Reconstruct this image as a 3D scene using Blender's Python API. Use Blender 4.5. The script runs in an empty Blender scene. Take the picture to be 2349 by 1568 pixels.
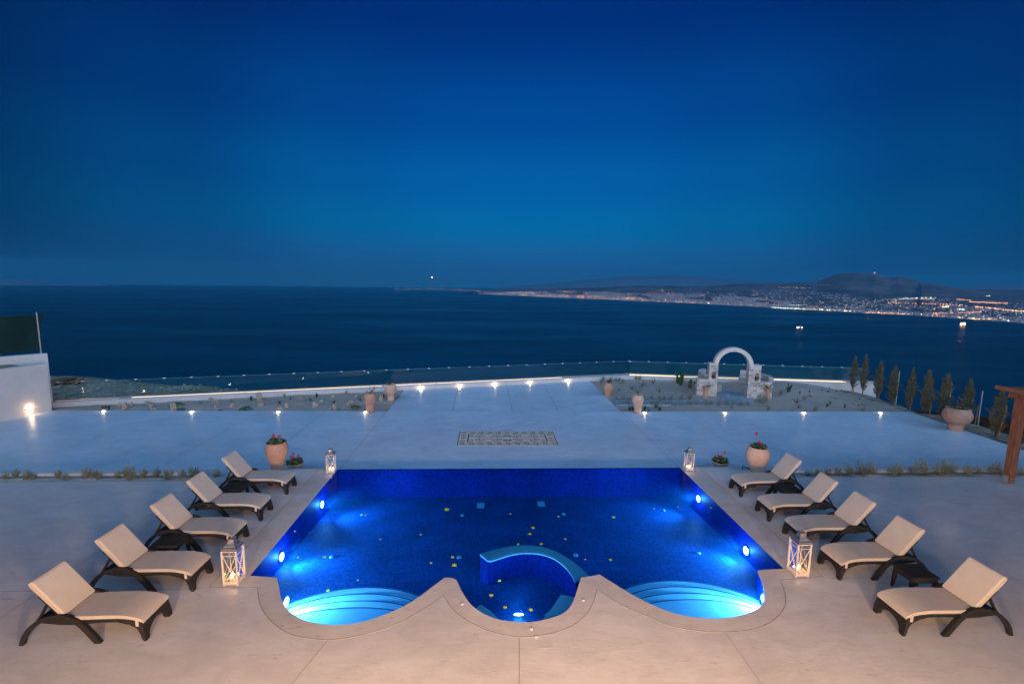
import bpy, bmesh, math, random
from mathutils import Vector, Matrix, noise
from mathutils.geometry import tessellate_polygon
PI = math.pi
random.seed(7)
sc = bpy.context.scene
COL = sc.collection

# ------------------------------------------------------------------ camera
FPX, PITCH, ROLL, YAW, H = 1061.6, .1247, .01424, .04765, 5.1
CX, CY = 1174., 784.
CAMF = Vector((math.sin(YAW)*math.cos(PITCH), math.cos(YAW)*math.cos(PITCH), -math.sin(PITCH)))
_R = Vector((math.cos(YAW), -math.sin(YAW), 0)); _U = _R.cross(CAMF)
CAMR = _R*math.cos(ROLL)+_U*math.sin(ROLL); CAMU = _U*math.cos(ROLL)-_R*math.sin(ROLL)
def ray(u, v): return CAMF + CAMR*((u-CX)/FPX) + CAMU*((CY-v)/FPX)
def F(u, v, z=0.):
    d = ray(u, v); t = (z-H)/d.z
    return (d.x*t, d.y*t)
def F3(u, v, z=0.): return Vector((*F(u, v, z), z))
cd = bpy.data.cameras.new('camera'); cam = bpy.data.objects.new('camera', cd); COL.objects.link(cam)
cd.sensor_width = 36; cd.lens = FPX/2348*36; cd.clip_start = .05; cd.clip_end = 90000
M = Matrix((CAMR, CAMU, -CAMF)).transposed().to_4x4(); M.translation = (0, 0, H); cam.matrix_world = M
sc.camera = cam

# ------------------------------------------------------------------ materials
def lin(c):
    return tuple(((x/255)/12.92 if x/255 <= .04045 else ((x/255+.055)/1.055)**2.4) for x in c)
def mat(name, col, rough=.6, spec=.5, var=0., scale=3., bump=0., bscale=40., metal=0., detail=6, col2=None, coords='Object', stretch=None, trans=0):
    m = bpy.data.materials.new(name); m.use_nodes = True; nt = m.node_tree; b = nt.nodes['Principled BSDF']
    b.inputs['Base Color'].default_value = (*col, 1); b.inputs['Roughness'].default_value = rough
    b.inputs['Specular IOR Level'].default_value = spec; b.inputs['Metallic'].default_value = metal
    tc = nt.nodes.new('ShaderNodeTexCoord'); vec = tc.outputs[coords]
    if stretch:
        mp = nt.nodes.new('ShaderNodeMapping'); mp.inputs['Scale'].default_value = stretch
        nt.links.new(vec, mp.inputs[0]); vec = mp.outputs[0]
    if var or col2:
        n = nt.nodes.new('ShaderNodeTexNoise'); n.inputs['Scale'].default_value = scale; n.inputs['Detail'].default_value = detail
        n.inputs['Roughness'].default_value = .65
        nt.links.new(vec, n.inputs[0])
        r = nt.nodes.new('ShaderNodeValToRGB'); nt.links.new(n.outputs[0], r.inputs[0])
        a = tuple(max(0, x*(1-var)) for x in col); c = col2 or tuple(min(1, x*(1+var)) for x in col)
        r.color_ramp.elements[0].position = .33; r.color_ramp.elements[1].position = .67
        r.color_ramp.elements[0].color = (*a, 1); r.color_ramp.elements[1].color = (*c, 1)
        nt.links.new(r.outputs[0], b.inputs['Base Color'])
    if bump:
        n2 = nt.nodes.new('ShaderNodeTexNoise'); n2.inputs['Scale'].default_value = bscale; n2.inputs['Detail'].default_value = 5
        nt.links.new(vec, n2.inputs[0])
        bp = nt.nodes.new('ShaderNodeBump'); bp.inputs['Strength'].default_value = bump; bp.inputs['Distance'].default_value = .02
        nt.links.new(n2.outputs[0], bp.inputs['Height']); nt.links.new(bp.outputs[0], b.inputs['Normal'])
    return m
def emat(name, col, strength, sample=True):
    m = bpy.data.materials.new(name); m.use_nodes = True; nt = m.node_tree; nt.nodes.clear()
    o = nt.nodes.new('ShaderNodeOutputMaterial'); e = nt.nodes.new('ShaderNodeEmission')
    e.inputs[0].default_value = (*col, 1); e.inputs[1].default_value = strength; nt.links.new(e.outputs[0], o.inputs[0])
    if not sample: m.cycles.emission_sampling = 'NONE'
    return m
def glass_sheet(name, tint, refl=.5, rough=.02, diff=0., bump=0., bscale=3., ior=1.33, bdist=.02):
    m = bpy.data.materials.new(name); m.use_nodes = True; nt = m.node_tree; nt.nodes.clear()
    o = nt.nodes.new('ShaderNodeOutputMaterial'); t = nt.nodes.new('ShaderNodeBsdfTransparent'); t.inputs[0].default_value = (*tint, 1)
    g = nt.nodes.new('ShaderNodeBsdfGlossy'); g.inputs['Roughness'].default_value = rough
    fr = nt.nodes.new('ShaderNodeFresnel'); fr.inputs[0].default_value = ior
    mu = nt.nodes.new('ShaderNodeMath'); mu.operation = 'MULTIPLY'; mu.inputs[1].default_value = refl
    mx = nt.nodes.new('ShaderNodeMixShader'); nt.links.new(fr.outputs[0], mu.inputs[0]); nt.links.new(mu.outputs[0], mx.inputs[0])
    if name == 'pool_water':
        ge = nt.nodes.new('ShaderNodeNewGeometry'); mr = nt.nodes.new('ShaderNodeMapRange'); nt.links.new(ge.outputs['Backfacing'], mr.inputs[0]); mr.inputs[3].default_value = refl; mr.inputs[4].default_value = 1.; nt.links.new(mr.outputs[0], mu.inputs[1])
    nt.links.new(t.outputs[0], mx.inputs[1]); nt.links.new(g.outputs[0], mx.inputs[2]); out = mx
    if diff:
        d = nt.nodes.new('ShaderNodeBsdfDiffuse'); d.inputs[0].default_value = (.15, .7, .65, 1)
        m2 = nt.nodes.new('ShaderNodeMixShader'); m2.inputs[0].default_value = diff
        nt.links.new(mx.outputs[0], m2.inputs[1]); nt.links.new(d.outputs[0], m2.inputs[2]); out = m2
    if bump:
        tc = nt.nodes.new('ShaderNodeTexCoord'); n2 = nt.nodes.new('ShaderNodeTexNoise'); n2.inputs['Scale'].default_value = bscale; n2.inputs['Detail'].default_value = 3
        nt.links.new(tc.outputs['Object'], n2.inputs[0]); bp = nt.nodes.new('ShaderNodeBump'); bp.inputs['Strength'].default_value = bump; bp.inputs['Distance'].default_value = bdist
        nt.links.new(n2.outputs[0], bp.inputs['Height']); nt.links.new(bp.outputs[0], g.inputs['Normal']); nt.links.new(bp.outputs[0], fr.inputs['Normal'])
    nt.links.new(out.outputs[0], o.inputs[0]); return m

def deck_mat(name, col, rough, seedv, wear=.5):
    """trowelled cement: broad cloudy tone, small scuffs and chips, patchy gloss"""
    m = bpy.data.materials.new(name); m.use_nodes = True; nt = m.node_tree; N = nt.nodes; L = nt.links; b = N['Principled BSDF']
    tc = N.new('ShaderNodeTexCoord'); mp = N.new('ShaderNodeMapping'); mp.inputs['Location'].default_value = (seedv, seedv*.7, 0); L.new(tc.outputs['Object'], mp.inputs[0])
    def nz(scale, det, rgh=.6, st=(1, 1, 1)):
        q = N.new('ShaderNodeMapping'); q.inputs['Scale'].default_value = st; L.new(mp.outputs[0], q.inputs[0])
        n = N.new('ShaderNodeTexNoise'); n.inputs['Scale'].default_value = scale; n.inputs['Detail'].default_value = det; n.inputs['Roughness'].default_value = rgh
        n.inputs['Distortion'].default_value = .6; L.new(q.outputs[0], n.inputs[0]); return n.outputs[0]
    def ramp(x, p0, c0, p1, c1):
        r = N.new('ShaderNodeValToRGB'); r.color_ramp.elements[0].position = p0; r.color_ramp.elements[1].position = p1
        r.color_ramp.elements[0].color = (*c0, 1); r.color_ramp.elements[1].color = (*c1, 1); L.new(x, r.inputs[0]); return r.outputs[0]
    def mul(a, c, f=1.):
        x = N.new('ShaderNodeMix'); x.data_type = 'RGBA'; x.blend_type = 'MULTIPLY'; x.inputs[0].default_value = f
        L.new(a, x.inputs[6]); L.new(c, x.inputs[7]); return x.outputs[2]
    base = ramp(nz(.35, 7), .3, tuple(c*.86 for c in col), .7, tuple(min(1, c*1.08) for c in col))
    trow = ramp(nz(1.6, 8, .7, (1, 2.2, 1)), .3, (.80, .80, .80), .65, (1, 1, 1))
    chips = ramp(nz(5., 3, .5, (1, 3.5, 1)), .64, (1, 1, 1), .69, (.78, .67, .58))
    c = mul(mul(base, trow), chips, wear); L.new(c, b.inputs['Base Color'])
    rr = ramp(nz(.9, 6), .3, (rough*.8,)*3, .7, (rough*1.3,)*3); L.new(rr, b.inputs['Roughness'])
    bp = N.new('ShaderNodeBump'); bp.inputs['Strength'].default_value = .17; bp.inputs['Distance'].default_value = .02
    L.new(nz(7, 7, .65, (1, 2.5, 1)), bp.inputs['Height']); L.new(bp.outputs[0], b.inputs['Normal'])
    b.inputs['Specular IOR Level'].default_value = .5
    return m

MT = {}
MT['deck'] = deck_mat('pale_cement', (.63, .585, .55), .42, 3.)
MT['deck_far'] = deck_mat('pale_cement_sky_tint', (.62, .64, .67), .36, 20.)  # blue cast of the skylight put into the far cement's colour
MT['path'] = deck_mat('combed_cement_sky_tint', (.58, .61, .64), .40, 41.)  # path cement tinted with the same skylight blue
MT['coping'] = deck_mat('coping_cement', (.60, .55, .505), .5, 60., .8)
MT['joint'] = mat('joint_shadow', (.29, .26, .24), .9)
MT['white'] = mat('white_plaster', (.62, .53, .47), .75, .3, .05, 1.5, .25, 30)
MT['cushion'] = mat('cream_fabric', (.48, .415, .345), .9, .15, .05, 5, .25, 260)
MT['wicker'] = mat('black_wicker', (.013, .011, .010), .5, .35, .3, 90, .0)
MT['terracotta'] = mat('terracotta', (.50, .27, .17), .75, .25, .0, 3.2, .3, 40, col2=(.36, .19, .13))
MT['terracotta_plain'] = mat('pale_terracotta', (.54, .34, .24), .75, .25, .14, 3, .3, 40)
MT['soil'] = mat('soil', (.05, .035, .025), .95, .2, .4, 30, .6, 60)
MT['gravel'] = mat('fine_gravel', (.42, .295, .23), .95, .2, .35, 26, .9, 70, col2=(.62, .46, .37))
MT['bed'] = mat('bed_gravel', (.46, .38, .32), .95, .2, .35, 28, .9, 60)
MT['rubble'] = mat('rubble_earth', (.26, .19, .135), .95, .2, .55, 2.5, 1., 9)
MT['rock'] = mat('limestone_rock', (.40, .29, .21), .9, .2, .35, 7, .8, 12)
MT['leaf'] = mat('green_leaf', (.055, .10, .035), .6, .3, .5, 9)
MT['leaf_dark'] = mat('dark_green_leaf', (.035, .075, .022), .6, .3, .5, 9)
MT['leaf_grey'] = mat('grey_green_leaf', (.25, .27, .19), .75, .2, .35, 9)
MT['cypress'] = mat('cypress_foliage', (.13, .115, .06), .8, .2, .45, 3)
MT['bark'] = mat('bark', (.12, .075, .05), .9, .2, .4, 12)
MT['petal_red'] = mat('red_petal', (.50, .02, .05), .6, .3, .3, 20)
MT['wood'] = mat('stained_timber', (.19, .075, .035), .55, .4, .45, 4, .3, 30, stretch=(6, 6, 1))
MT['stake'] = mat('stake_timber', (.24, .13, .07), .8, .2, .2, 10)
MT['galv'] = mat('galvanised_steel', (.32, .33, .34), .5, .5, .15, 20, metal=.4)
MT['steel'] = mat('brushed_steel', (.45, .45, .46), .35, .5, .1, 40, metal=1.)
MT['lantern'] = mat('distressed_white_wood', (.56, .50, .44), .6, .4, .14, 30, .2, 60)
MT['tin'] = mat('worn_silver_tin', (.30, .28, .27), .38, .5, .6, 14, .3, 50, metal=.8, stretch=(1, 1, 5))
MT['wax'] = mat('candle_wax', (.8, .7, .55), .5)
MT['stone_wall'] = mat('whitewashed_stone', (.64, .51, .41), .85, .2, .12, 4, .5, 20)
MT['stone_bare'] = mat('bare_stone', (.36, .33, .31), .9, .2, .25, 9, .5, 20)
MT['bronze'] = mat('dark_bronze', (.05, .04, .035), .35, .6, .3, 10, metal=.6)
MT['net'] = mat('shade_net', (.012, .03, .025), .9, .1, .3, 60, .5, 120, stretch=(1, 1, 3))
MT['hose'] = mat('black_hose', (.015, .015, .015), .5)
MT['hose_blue'] = mat('blue_hose', (.02, .10, .22), .5)
MT['clamp_glint'] = mat('pale_clamp_glint', (.7, .66, .6), .4)  # railing clamps: lamp reflection put into their pale colour
MT['far_wall'] = mat('far_render', (.40, .32, .30), .9, .1)
MT['far_wall_b'] = mat('far_concrete', (.24, .19, .18), .9, .1)
MT['hull'] = mat('ship_hull', (.12, .05, .05), .5)
MT['ship_white'] = mat('ship_paint', (.6, .58, .55), .5)
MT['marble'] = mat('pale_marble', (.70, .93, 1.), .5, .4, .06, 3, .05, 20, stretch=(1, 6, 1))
MT['blossom'] = mat('yellow_blossom', (.88, .95, .02), .7)
MT['inlet'] = mat('inlet_plastic', (.25, .60, .75), .5)

# wicker weave bump
def weave(m, sx=1., fac=.6):
    nt = m.node_tree; tc = nt.nodes.new('ShaderNodeTexCoord')
    w = nt.nodes.new('ShaderNodeTexWave'); w.inputs['Scale'].default_value = 26*sx; w.bands_direction = 'X'; w.inputs['Distortion'].default_value = 1.5
    w2 = nt.nodes.new('ShaderNodeTexWave'); w2.inputs['Scale'].default_value = 34*sx; w2.bands_direction = 'Z'; w2.inputs['Distortion'].default_value = 1.5
    nt.links.new(tc.outputs['Object'], w.inputs[0]); nt.links.new(tc.outputs['Object'], w2.inputs[0])
    a = nt.nodes.new('ShaderNodeMath'); nt.links.new(w.outputs['Fac'], a.inputs[0]); nt.links.new(w2.outputs['Fac'], a.inputs[1])
    bp = nt.nodes.new('ShaderNodeBump'); bp.inputs['Strength'].default_value = fac; bp.inputs['Distance'].default_value = .004
    nt.links.new(a.outputs[0], bp.inputs['Height']); nt.links.new(bp.outputs[0], nt.nodes['Principled BSDF'].inputs['Normal'])
weave(MT['wicker'])

def tile_mat(name, c0, c1, size=.025):
    m = bpy.data.materials.new(name); m.use_nodes = True; nt = m.node_tree; N = nt.nodes; L = nt.links; b = N['Principled BSDF']
    tc = N.new('ShaderNodeTexCoord'); v = N.new('ShaderNodeTexVoronoi'); v.inputs['Scale'].default_value = 1/size/1.6; v.inputs['Randomness'].default_value = .25
    L.new(tc.outputs['Object'], v.inputs[0])
    r = N.new('ShaderNodeValToRGB'); L.new(v.outputs['Color'], r.inputs[0]); r.color_ramp.elements[0].color = (*c0, 1); r.color_ramp.elements[1].color = (*c1, 1)
    n = N.new('ShaderNodeTexNoise'); n.inputs['Scale'].default_value = 1.3; n.inputs['Detail'].default_value = 6; L.new(tc.outputs['Object'], n.inputs[0])
    r2 = N.new('ShaderNodeValToRGB'); r2.color_ramp.elements[0].position = .35; r2.color_ramp.elements[1].position = .65
    r2.color_ramp.elements[0].color = (.78, .78, .78, 1); r2.color_ramp.elements[1].color = (1.15, 1.15, 1.15, 1); L.new(n.outputs[0], r2.inputs[0])
    x = N.new('ShaderNodeMix'); x.data_type = 'RGBA'; x.blend_type = 'MULTIPLY'; x.inputs[0].default_value = 1; L.new(r.outputs[0], x.inputs[6]); L.new(r2.outputs[0], x.inputs[7])
    L.new(x.outputs[2], b.inputs['Base Color']); b.inputs['Roughness'].default_value = .6; b.inputs['Specular IOR Level'].default_value = .15
    return m
MT['tile'] = tile_mat('cobalt_glass_mosaic', (.001, .011, .16), (.009, .034, .36))
MT['tile_floor'] = tile_mat('deep_blue_mosaic', (.002, .044, .20), (.012, .112, .42))

# ------------------------------------------------------------------ mesh builder
class MB:
    def __init__(s): s.v = []; s.f = []; s.mi = []; s.cur = 0
    def add(s, vs, fs):
        o = len(s.v); s.v += [tuple(x) for x in vs]; s.f += [tuple(i+o for i in f) for f in fs]; s.mi += [s.cur]*len(fs); return s
    def box(s, x0, x1, y0, y1, z0, z1, T=None):
        vs = [Vector(p) for p in ((x0,y0,z0),(x1,y0,z0),(x1,y1,z0),(x0,y1,z0),(x0,y0,z1),(x1,y0,z1),(x1,y1,z1),(x0,y1,z1))]
        if T: vs = [T @ p for p in vs]
        return s.add(vs, [(0,3,2,1),(4,5,6,7),(0,1,5,4),(1,2,6,5),(2,3,7,6),(3,0,4,7)])
    def beam(s, a, b, w, h, up=Vector((0,0,1))):
        a, b = Vector(a), Vector(b); d = (b-a).normalized(); x = d.cross(up)
        if x.length < 1e-3: x = Vector((1,0,0))
        x.normalize(); y = x.cross(d).normalized(); vs = []
        for p in (a, b):
            for sx, sy in ((-1,-1),(1,-1),(1,1),(-1,1)): vs.append(p+x*sx*w/2+y*sy*h/2)
        return s.add(vs, [(3,2,1,0),(4,5,6,7),(0,1,5,4),(1,2,6,5),(2,3,7,6),(3,0,4,7)])
    def tube(s, pts, r, n=8, cap=True):
        pts = [Vector(p) for p in pts]; rs = r if isinstance(r, (list, tuple)) else [r]*len(pts); vs = []; fs = []
        for i, p in enumerate(pts):
            d = (pts[min(i+1, len(pts)-1)]-pts[max(i-1, 0)]).normalized(); x = d.cross(Vector((0,0,1)))
            if x.length < .05: x = d.cross(Vector((0,1,0)))
            x.normalize(); y = d.cross(x)
            for k in range(n): a = 2*PI*k/n; vs.append(p+(x*math.cos(a)+y*math.sin(a))*rs[i])
        for i in range(len(pts)-1):
            for k in range(n): k2 = (k+1) % n; fs.append((i*n+k, i*n+k2, (i+1)*n+k2, (i+1)*n+k))
        if cap: fs += [tuple(range(n))[::-1], tuple((len(pts)-1)*n+k for k in range(n))]
        return s.add(vs, fs)
    def lathe(s, prof, n=40, c=(0,0,0), capb=True, capt=False):
        vs = []; fs = []
        for r, z in prof:
            for k in range(n): a = 2*PI*k/n; vs.append((c[0]+r*math.cos(a), c[1]+r*math.sin(a), c[2]+z))
        for i in range(len(prof)-1):
            for k in range(n): k2 = (k+1) % n; fs.append((i*n+k, i*n+k2, (i+1)*n+k2, (i+1)*n+k))
        if capb: fs.append(tuple(range(n))[::-1])
        if capt: fs.append(tuple((len(prof)-1)*n+k for k in range(n)))
        return s.add(vs, fs)
    def poly(s, loop, z, holes=(), depth=0., bottom=False):
        loops = [[Vector((p[0], p[1], 0)) for p in loop]] + [[Vector((p[0], p[1], 0)) for p in h] for h in holes]
        flat = [p for l in loops for p in l]
        tris = tessellate_polygon(loops); vs = [(p.x, p.y, z) for p in flat]; fs = []
        for t in tris:
            a, b, c = (flat[i] for i in t)
            if (b-a).cross(c-a).z < 0: t = t[::-1]
            fs.append(tuple(t))
        s.add(vs, fs)
        if depth:
            for l in loops:
                n = len(l); w = [(p.x, p.y, z) for p in l]+[(p.x, p.y, z-depth) for p in l]
                s.add(w, [(i, (i+1) % n, (i+1) % n+n, i+n) for i in range(n)])
        if bottom: s.add([(p.x, p.y, z-depth) for p in flat], [f[::-1] for f in fs])
        return s
    def prism(s, prof, y0, y1, T=None):
        """closed x,z outline extruded along y"""
        loop = [Vector((p[0], p[1], 0)) for p in prof]; tris = tessellate_polygon([loop]); n = len(prof)
        vs = [Vector((p[0], y0, p[1])) for p in prof]+[Vector((p[0], y1, p[1])) for p in prof]
        if T: vs = [T @ v for v in vs]
        fs = [tuple(t) for t in tris]+[tuple(i+n for i in t)[::-1] for t in tris]+[(i, (i+1) % n, (i+1) % n+n, i+n) for i in range(n)]
        return s.add(vs, fs)
    def strip(s, pts, w, z, closed=False):
        """flat ribbon"""
        n = len(pts); vs = []
        for i in range(n):
            a = Vector(pts[(i-1) % n if closed else max(i-1, 0)][:2]); b = Vector(pts[(i+1) % n if closed else min(i+1, n-1)][:2]); d = b-a
            if d.length < 1e-6: d = Vector((1, 0))
            d.normalize(); nn = Vector((-d.y, d.x)); ww = w[i] if isinstance(w, list) else w
            vs += [(pts[i][0]+nn.x*ww/2, pts[i][1]+nn.y*ww/2, z), (pts[i][0]-nn.x*ww/2, pts[i][1]-nn.y*ww/2, z)]
        m = n if closed else n-1
        return s.add(vs, [(2*i, 2*i+1, 2*((i+1) % n)+1, 2*((i+1) % n)) for i in range(m)])
    def build(s, name, mats, parent=None, smooth=False, bevel=0., fixn=True, loc=None):
        me = bpy.data.meshes.new(name); me.from_pydata(s.v, [], s.f)
        for m in (mats if isinstance(mats, (list, tuple)) else [mats]): me.materials.append(m)
        me.polygons.foreach_set('material_index', s.mi)
        if fixn:
            bm = bmesh.new(); bm.from_mesh(me); bmesh.ops.recalc_face_normals(bm, faces=bm.faces); bm.to_mesh(me); bm.free()
        if smooth: me.polygons.foreach_set('use_smooth', [True]*len(me.polygons))
        me.update()
        if smooth == 'auto': me.set_sharp_from_angle(angle=math.radians(40))
        o = bpy.data.objects.new(name, me); COL.objects.link(o)
        if parent: o.parent = parent
        if loc: o.location = loc
        if bevel:
            b = o.modifiers.new('bevel', 'BEVEL'); b.width = bevel; b.segments = 2; b.limit_method = 'ANGLE'
        return o
def tag(o, label=None, cat=None, group=None, kind=None):
    if label: o['label'] = label
    if cat: o['category'] = cat
    if group: o['group'] = group
    if kind: o['kind'] = kind
    return o
def empty(name, loc, label, cat, rz=0., group=None, s=1.):
    o = bpy.data.objects.new(name, None); COL.objects.link(o); o.location = loc; o.rotation_euler = (0, 0, rz); o.scale = (s, s, s)
    o.empty_display_size = .2
    return tag(o, label, cat, group)
def copy_tree(o, parent=None):
    c = o.copy(); COL.objects.link(c)
    if parent: c.parent = parent
    for ch in list(o.children): copy_tree(ch, c)
    return c
def point(parent, loc, w, col, r=.05, name='bulb'):
    l = bpy.data.lights.new(name, 'POINT'); l.energy = w; l.color = col; l.shadow_soft_size = r
    o = bpy.data.objects.new(name, l); COL.objects.link(o); o.location = loc
    if parent: o.parent = parent
    return o
def spot(parent, loc, direction, w, col, angle=120, blend=.6, r=.05, name='bulb'):
    l = bpy.data.lights.new(name, 'SPOT'); l.energy = w; l.color = col; l.shadow_soft_size = r; l.spot_size = math.radians(angle); l.spot_blend = blend
    o = bpy.data.objects.new(name, l); COL.objects.link(o); o.location = loc; o.rotation_euler = Vector(direction).to_track_quat('-Z', 'Y').to_euler()
    if parent: o.parent = parent
    return o
def struct(o, label=None): o['kind'] = 'structure'; return o
ORD = ['first','second','third','fourth','fifth','sixth','seventh','eighth','ninth','tenth','eleventh','twelfth','thirteenth','fourteenth','fifteenth','sixteenth','seventeenth','eighteenth','nineteenth','twentieth','twenty-first','twenty-second','twenty-third','twenty-fourth','twenty-fifth','twenty-sixth','twenty-seventh','twenty-eighth','twenty-ninth','thirtieth']

# ------------------------------------------------------------------ sky and light
wd = bpy.data.worlds.new('World'); sc.world = wd; wd.use_nodes = True
def build_world():
    nt = wd.node_tree; N = nt.nodes; L = nt.links; bg = N['Background']
    tc = N.new('ShaderNodeTexCoord'); sp = N.new('ShaderNodeSeparateXYZ'); L.new(tc.outputs['Generated'], sp.inputs[0])
    rp = N.new('ShaderNodeValToRGB'); L.new(sp.outputs[2], rp.inputs[0]); cr = rp.color_ramp; cr.interpolation = 'EASE'
    stops = [(0., (.020, .120, .290)), (.022, (.020, .122, .310)), (.055, (.010, .128, .350)), (.11, (0, .145, .390)), (.2, (0, .108, .37)), (.32, (0, .062, .30)), (.47, (0, .026, .20)), (.62, (.005, .04, .20)), (1., (.025, .10, .28))]
    cr.elements[0].position = 0; cr.elements[0].color = (*stops[0][1], 1); cr.elements[1].position = 1; cr.elements[1].color = (*stops[-1][1], 1)
    for p, c in stops[1:-1]: e = cr.elements.new(p); e.color = (*c, 1)
    # dimmer away from the middle of the bay
    dp = N.new('ShaderNodeVectorMath'); dp.operation = 'DOT_PRODUCT'; L.new(tc.outputs['Generated'], dp.inputs[0])
    a0 = .09; dp.inputs[1].default_value = (math.sin(a0)*math.cos(.2), math.cos(a0)*math.cos(.2), math.sin(.2))
    r2 = N.new('ShaderNodeValToRGB'); L.new(dp.outputs['Value'], r2.inputs[0]); c2 = r2.color_ramp; c2.interpolation = 'EASE'
    c2.elements[0].position = .55; c2.elements[0].color = (.02, .055, .09, 1); c2.elements[1].position = 1.; c2.elements[1].color = (1.04,)*3+(1,)
    e = c2.elements.new(.80); e.color = (.45, .49, .55, 1)
    e = c2.elements.new(.93); e.color = (.88,)*3+(1,)
    mx = N.new('ShaderNodeMix'); mx.data_type = 'RGBA'; mx.blend_type = 'MULTIPLY'; mx.inputs[0].default_value = 1; L.new(rp.outputs[0], mx.inputs[6]); L.new(r2.outputs[0], mx.inputs[7])
    # twilight behind the villa: Nishita sky, sun three degrees below the horizon
    sk = N.new('ShaderNodeTexSky'); sk.sky_type = 'NISHITA'; sk.sun_disc = False; sk.sun_elevation = math.radians(-3); sk.sun_rotation = math.radians(180); sk.altitude = 250
    back = N.new('ShaderNodeMapRange'); L.new(sp.outputs[1], back.inputs[0]); back.inputs[1].default_value = .05; back.inputs[2].default_value = -.55; back.inputs[3].default_value = 0; back.inputs[4].default_value = 1.0
    sb = N.new('ShaderNodeMix'); sb.data_type = 'RGBA'; sb.blend_type = 'MIX'; L.new(back.outputs[0], sb.inputs[0]); sb.inputs[6].default_value = (0, 0, 0, 1)
    sadd = N.new('ShaderNodeMix'); sadd.data_type = 'RGBA'; sadd.blend_type = 'ADD'; sadd.inputs[0].default_value = 1
    L.new(sk.outputs[0], sadd.inputs[6]); br = N.new('ShaderNodeValToRGB'); L.new(sp.outputs[2], br.inputs[0]); cb = br.color_ramp
    cb.elements[0].position = 0; cb.elements[0].color = (1.9, 1.25, .95, 1); cb.elements[1].position = 1; cb.elements[1].color = (.0, .01, .03, 1)
    for p_, c_ in ((.20, (1.35, 1.25, 1.35)), (.45, (1.2, 2.9, 5.2)), (.60, (.70, 1.8, 3.6)), (.76, (.03, .14, .34))): e_ = cb.elements.new(p_); e_.color = (*c_, 1)
    L.new(br.outputs[0], sadd.inputs[7])
    L.new(sadd.outputs[2], sb.inputs[7])
    ad = N.new('ShaderNodeMix'); ad.data_type = 'RGBA'; ad.blend_type = 'ADD'; ad.inputs[0].default_value = 1; L.new(mx.outputs[2], ad.inputs[6]); L.new(sb.outputs[2], ad.inputs[7])
    L.new(ad.outputs[2], bg.inputs[0]); bg.inputs[1].default_value = 1.05
build_world()
sc.view_settings.view_transform = 'Standard'; sc.view_settings.look = 'None'; sc.view_settings.exposure = 0; sc.view_settings.gamma = 1
cy = sc.cycles
cy.use_denoising = True; cy.max_bounces = 6; cy.diffuse_bounces = 3; cy.glossy_bounces = 3; cy.transparent_max_bounces = 12; cy.volume_bounces = 0
cy.sample_clamp_indirect = 4; cy.caustics_reflective = True; cy.caustics_refractive = False; cy.blur_glossy = 1.
cy.use_adaptive_sampling = True; cy.adaptive_threshold = .015

WARM = (1., .60, .33)
# lamps under the villa's balcony, behind and below the camera
for i, (x, y, z, w) in enumerate(((-2.6, .2, 2.7, 1130), (.6, .2, 2.7, 1850), (3.8, .2, 2.7, 1130), (-8.5, -.6, 2.4, 50), (9.5, -.6, 2.4, 30))):
    point(None, (x, y, z), w, (1., .67, .44), .35, 'terrace_lamp_light')

# the villa the photograph is taken from: shades the near deck from the western sky
def villa():
    v = empty('villa', (0, -1.2, 0), 'white villa behind the photographer with a balcony over the terrace lamps', 'villa')
    m = MB(); m.box(-22, 22, -9, 0, -.3, 9.); m.build('wall', MT['white'], v, bevel=.02)
    m = MB(); m.box(-7, 7, .002, 1.6, 3.3, 3.5); m.build('balcony', MT['white'], v, bevel=.01)
    for x in (-12.5, -4.5, 4.5, 12.5):
        m = MB(); m.box(x-1.1, x+1.1, .004, .05, .02, 2.3); d = m.build('door', MT['bark'], v); m = MB(); m.box(x-.95, x+.95, .052, .06, .15, 2.15); m.build('pane', MT['steel'], d)
villa()
# ------------------------------------------------------------------ terraces and pool
INNER = [(573,1319),(634.8,1323.4),(640,1346),(643.4,1366.9),(650,1382),(662,1399),(677.5,1410.5),(699.7,1421.5),(727,1428),(761,1431.8),(795.4,1430.7),(829.6,1425),(863.8,1415.3),(898,1401.7),(932,1385.6),(966.3,1363.4),(1000.5,1337.8),(1017.7,1325),(1024.5,1323.4),(1038,1324.4),(1046.6,1329.2),(1062,1360),(1079,1384),(1103,1402.7),(1130.4,1415.4),(1154.3,1421.5),(1197.8,1425.6),(1232,1423.3),(1266,1415.4),(1290,1406.2),(1307,1390.8),(1317.4,1370.3),(1326,1343),(1332,1325),(1338,1323),(1374.9,1316.6),(1406.3,1336),(1437,1355),(1471.3,1373.7),(1505.4,1390),(1539.7,1402.8),(1573.8,1411.3),(1608,1415.8),(1642.2,1417.5),(1676.4,1414),(1710.5,1406.2),(1731,1397.6),(1746.5,1385.7),(1752.6,1370.3),(1751.6,1353.2),(1744.8,1329.3),(1737.3,1312.2),(1738,1307),(1761.8,1304.6),(1797.8,1303.6)]
OUTER = [(503.4,1345.4),(590.5,1347.5),(595,1380),(609,1409),(634.8,1435.2),(665.5,1453),(710,1463),(754.4,1466),(795.4,1462.4),(840,1452.3),(881,1440.3),(932,1418),(983.4,1387.4),(1017,1365),(1031.3,1387.3),(1051.8,1408),(1086,1430),(1120,1445.4),(1154.3,1454),(1191,1459.9),(1242.2,1455.8),(1283.3,1446.2),(1317.5,1430.1),(1344.8,1408),(1360,1380.5),(1369.4,1349.1),(1402.9,1373.7),(1437,1392.5),(1481.5,1411.3),(1529.4,1431.9),(1573.8,1442),(1625,1448),(1676.4,1448.3),(1720.9,1442.8),(1761.9,1428.4),(1789.2,1406.2),(1801.2,1384),(1800.1,1360),(1789.2,1329.3),(1834.4,1322.5)]
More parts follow.
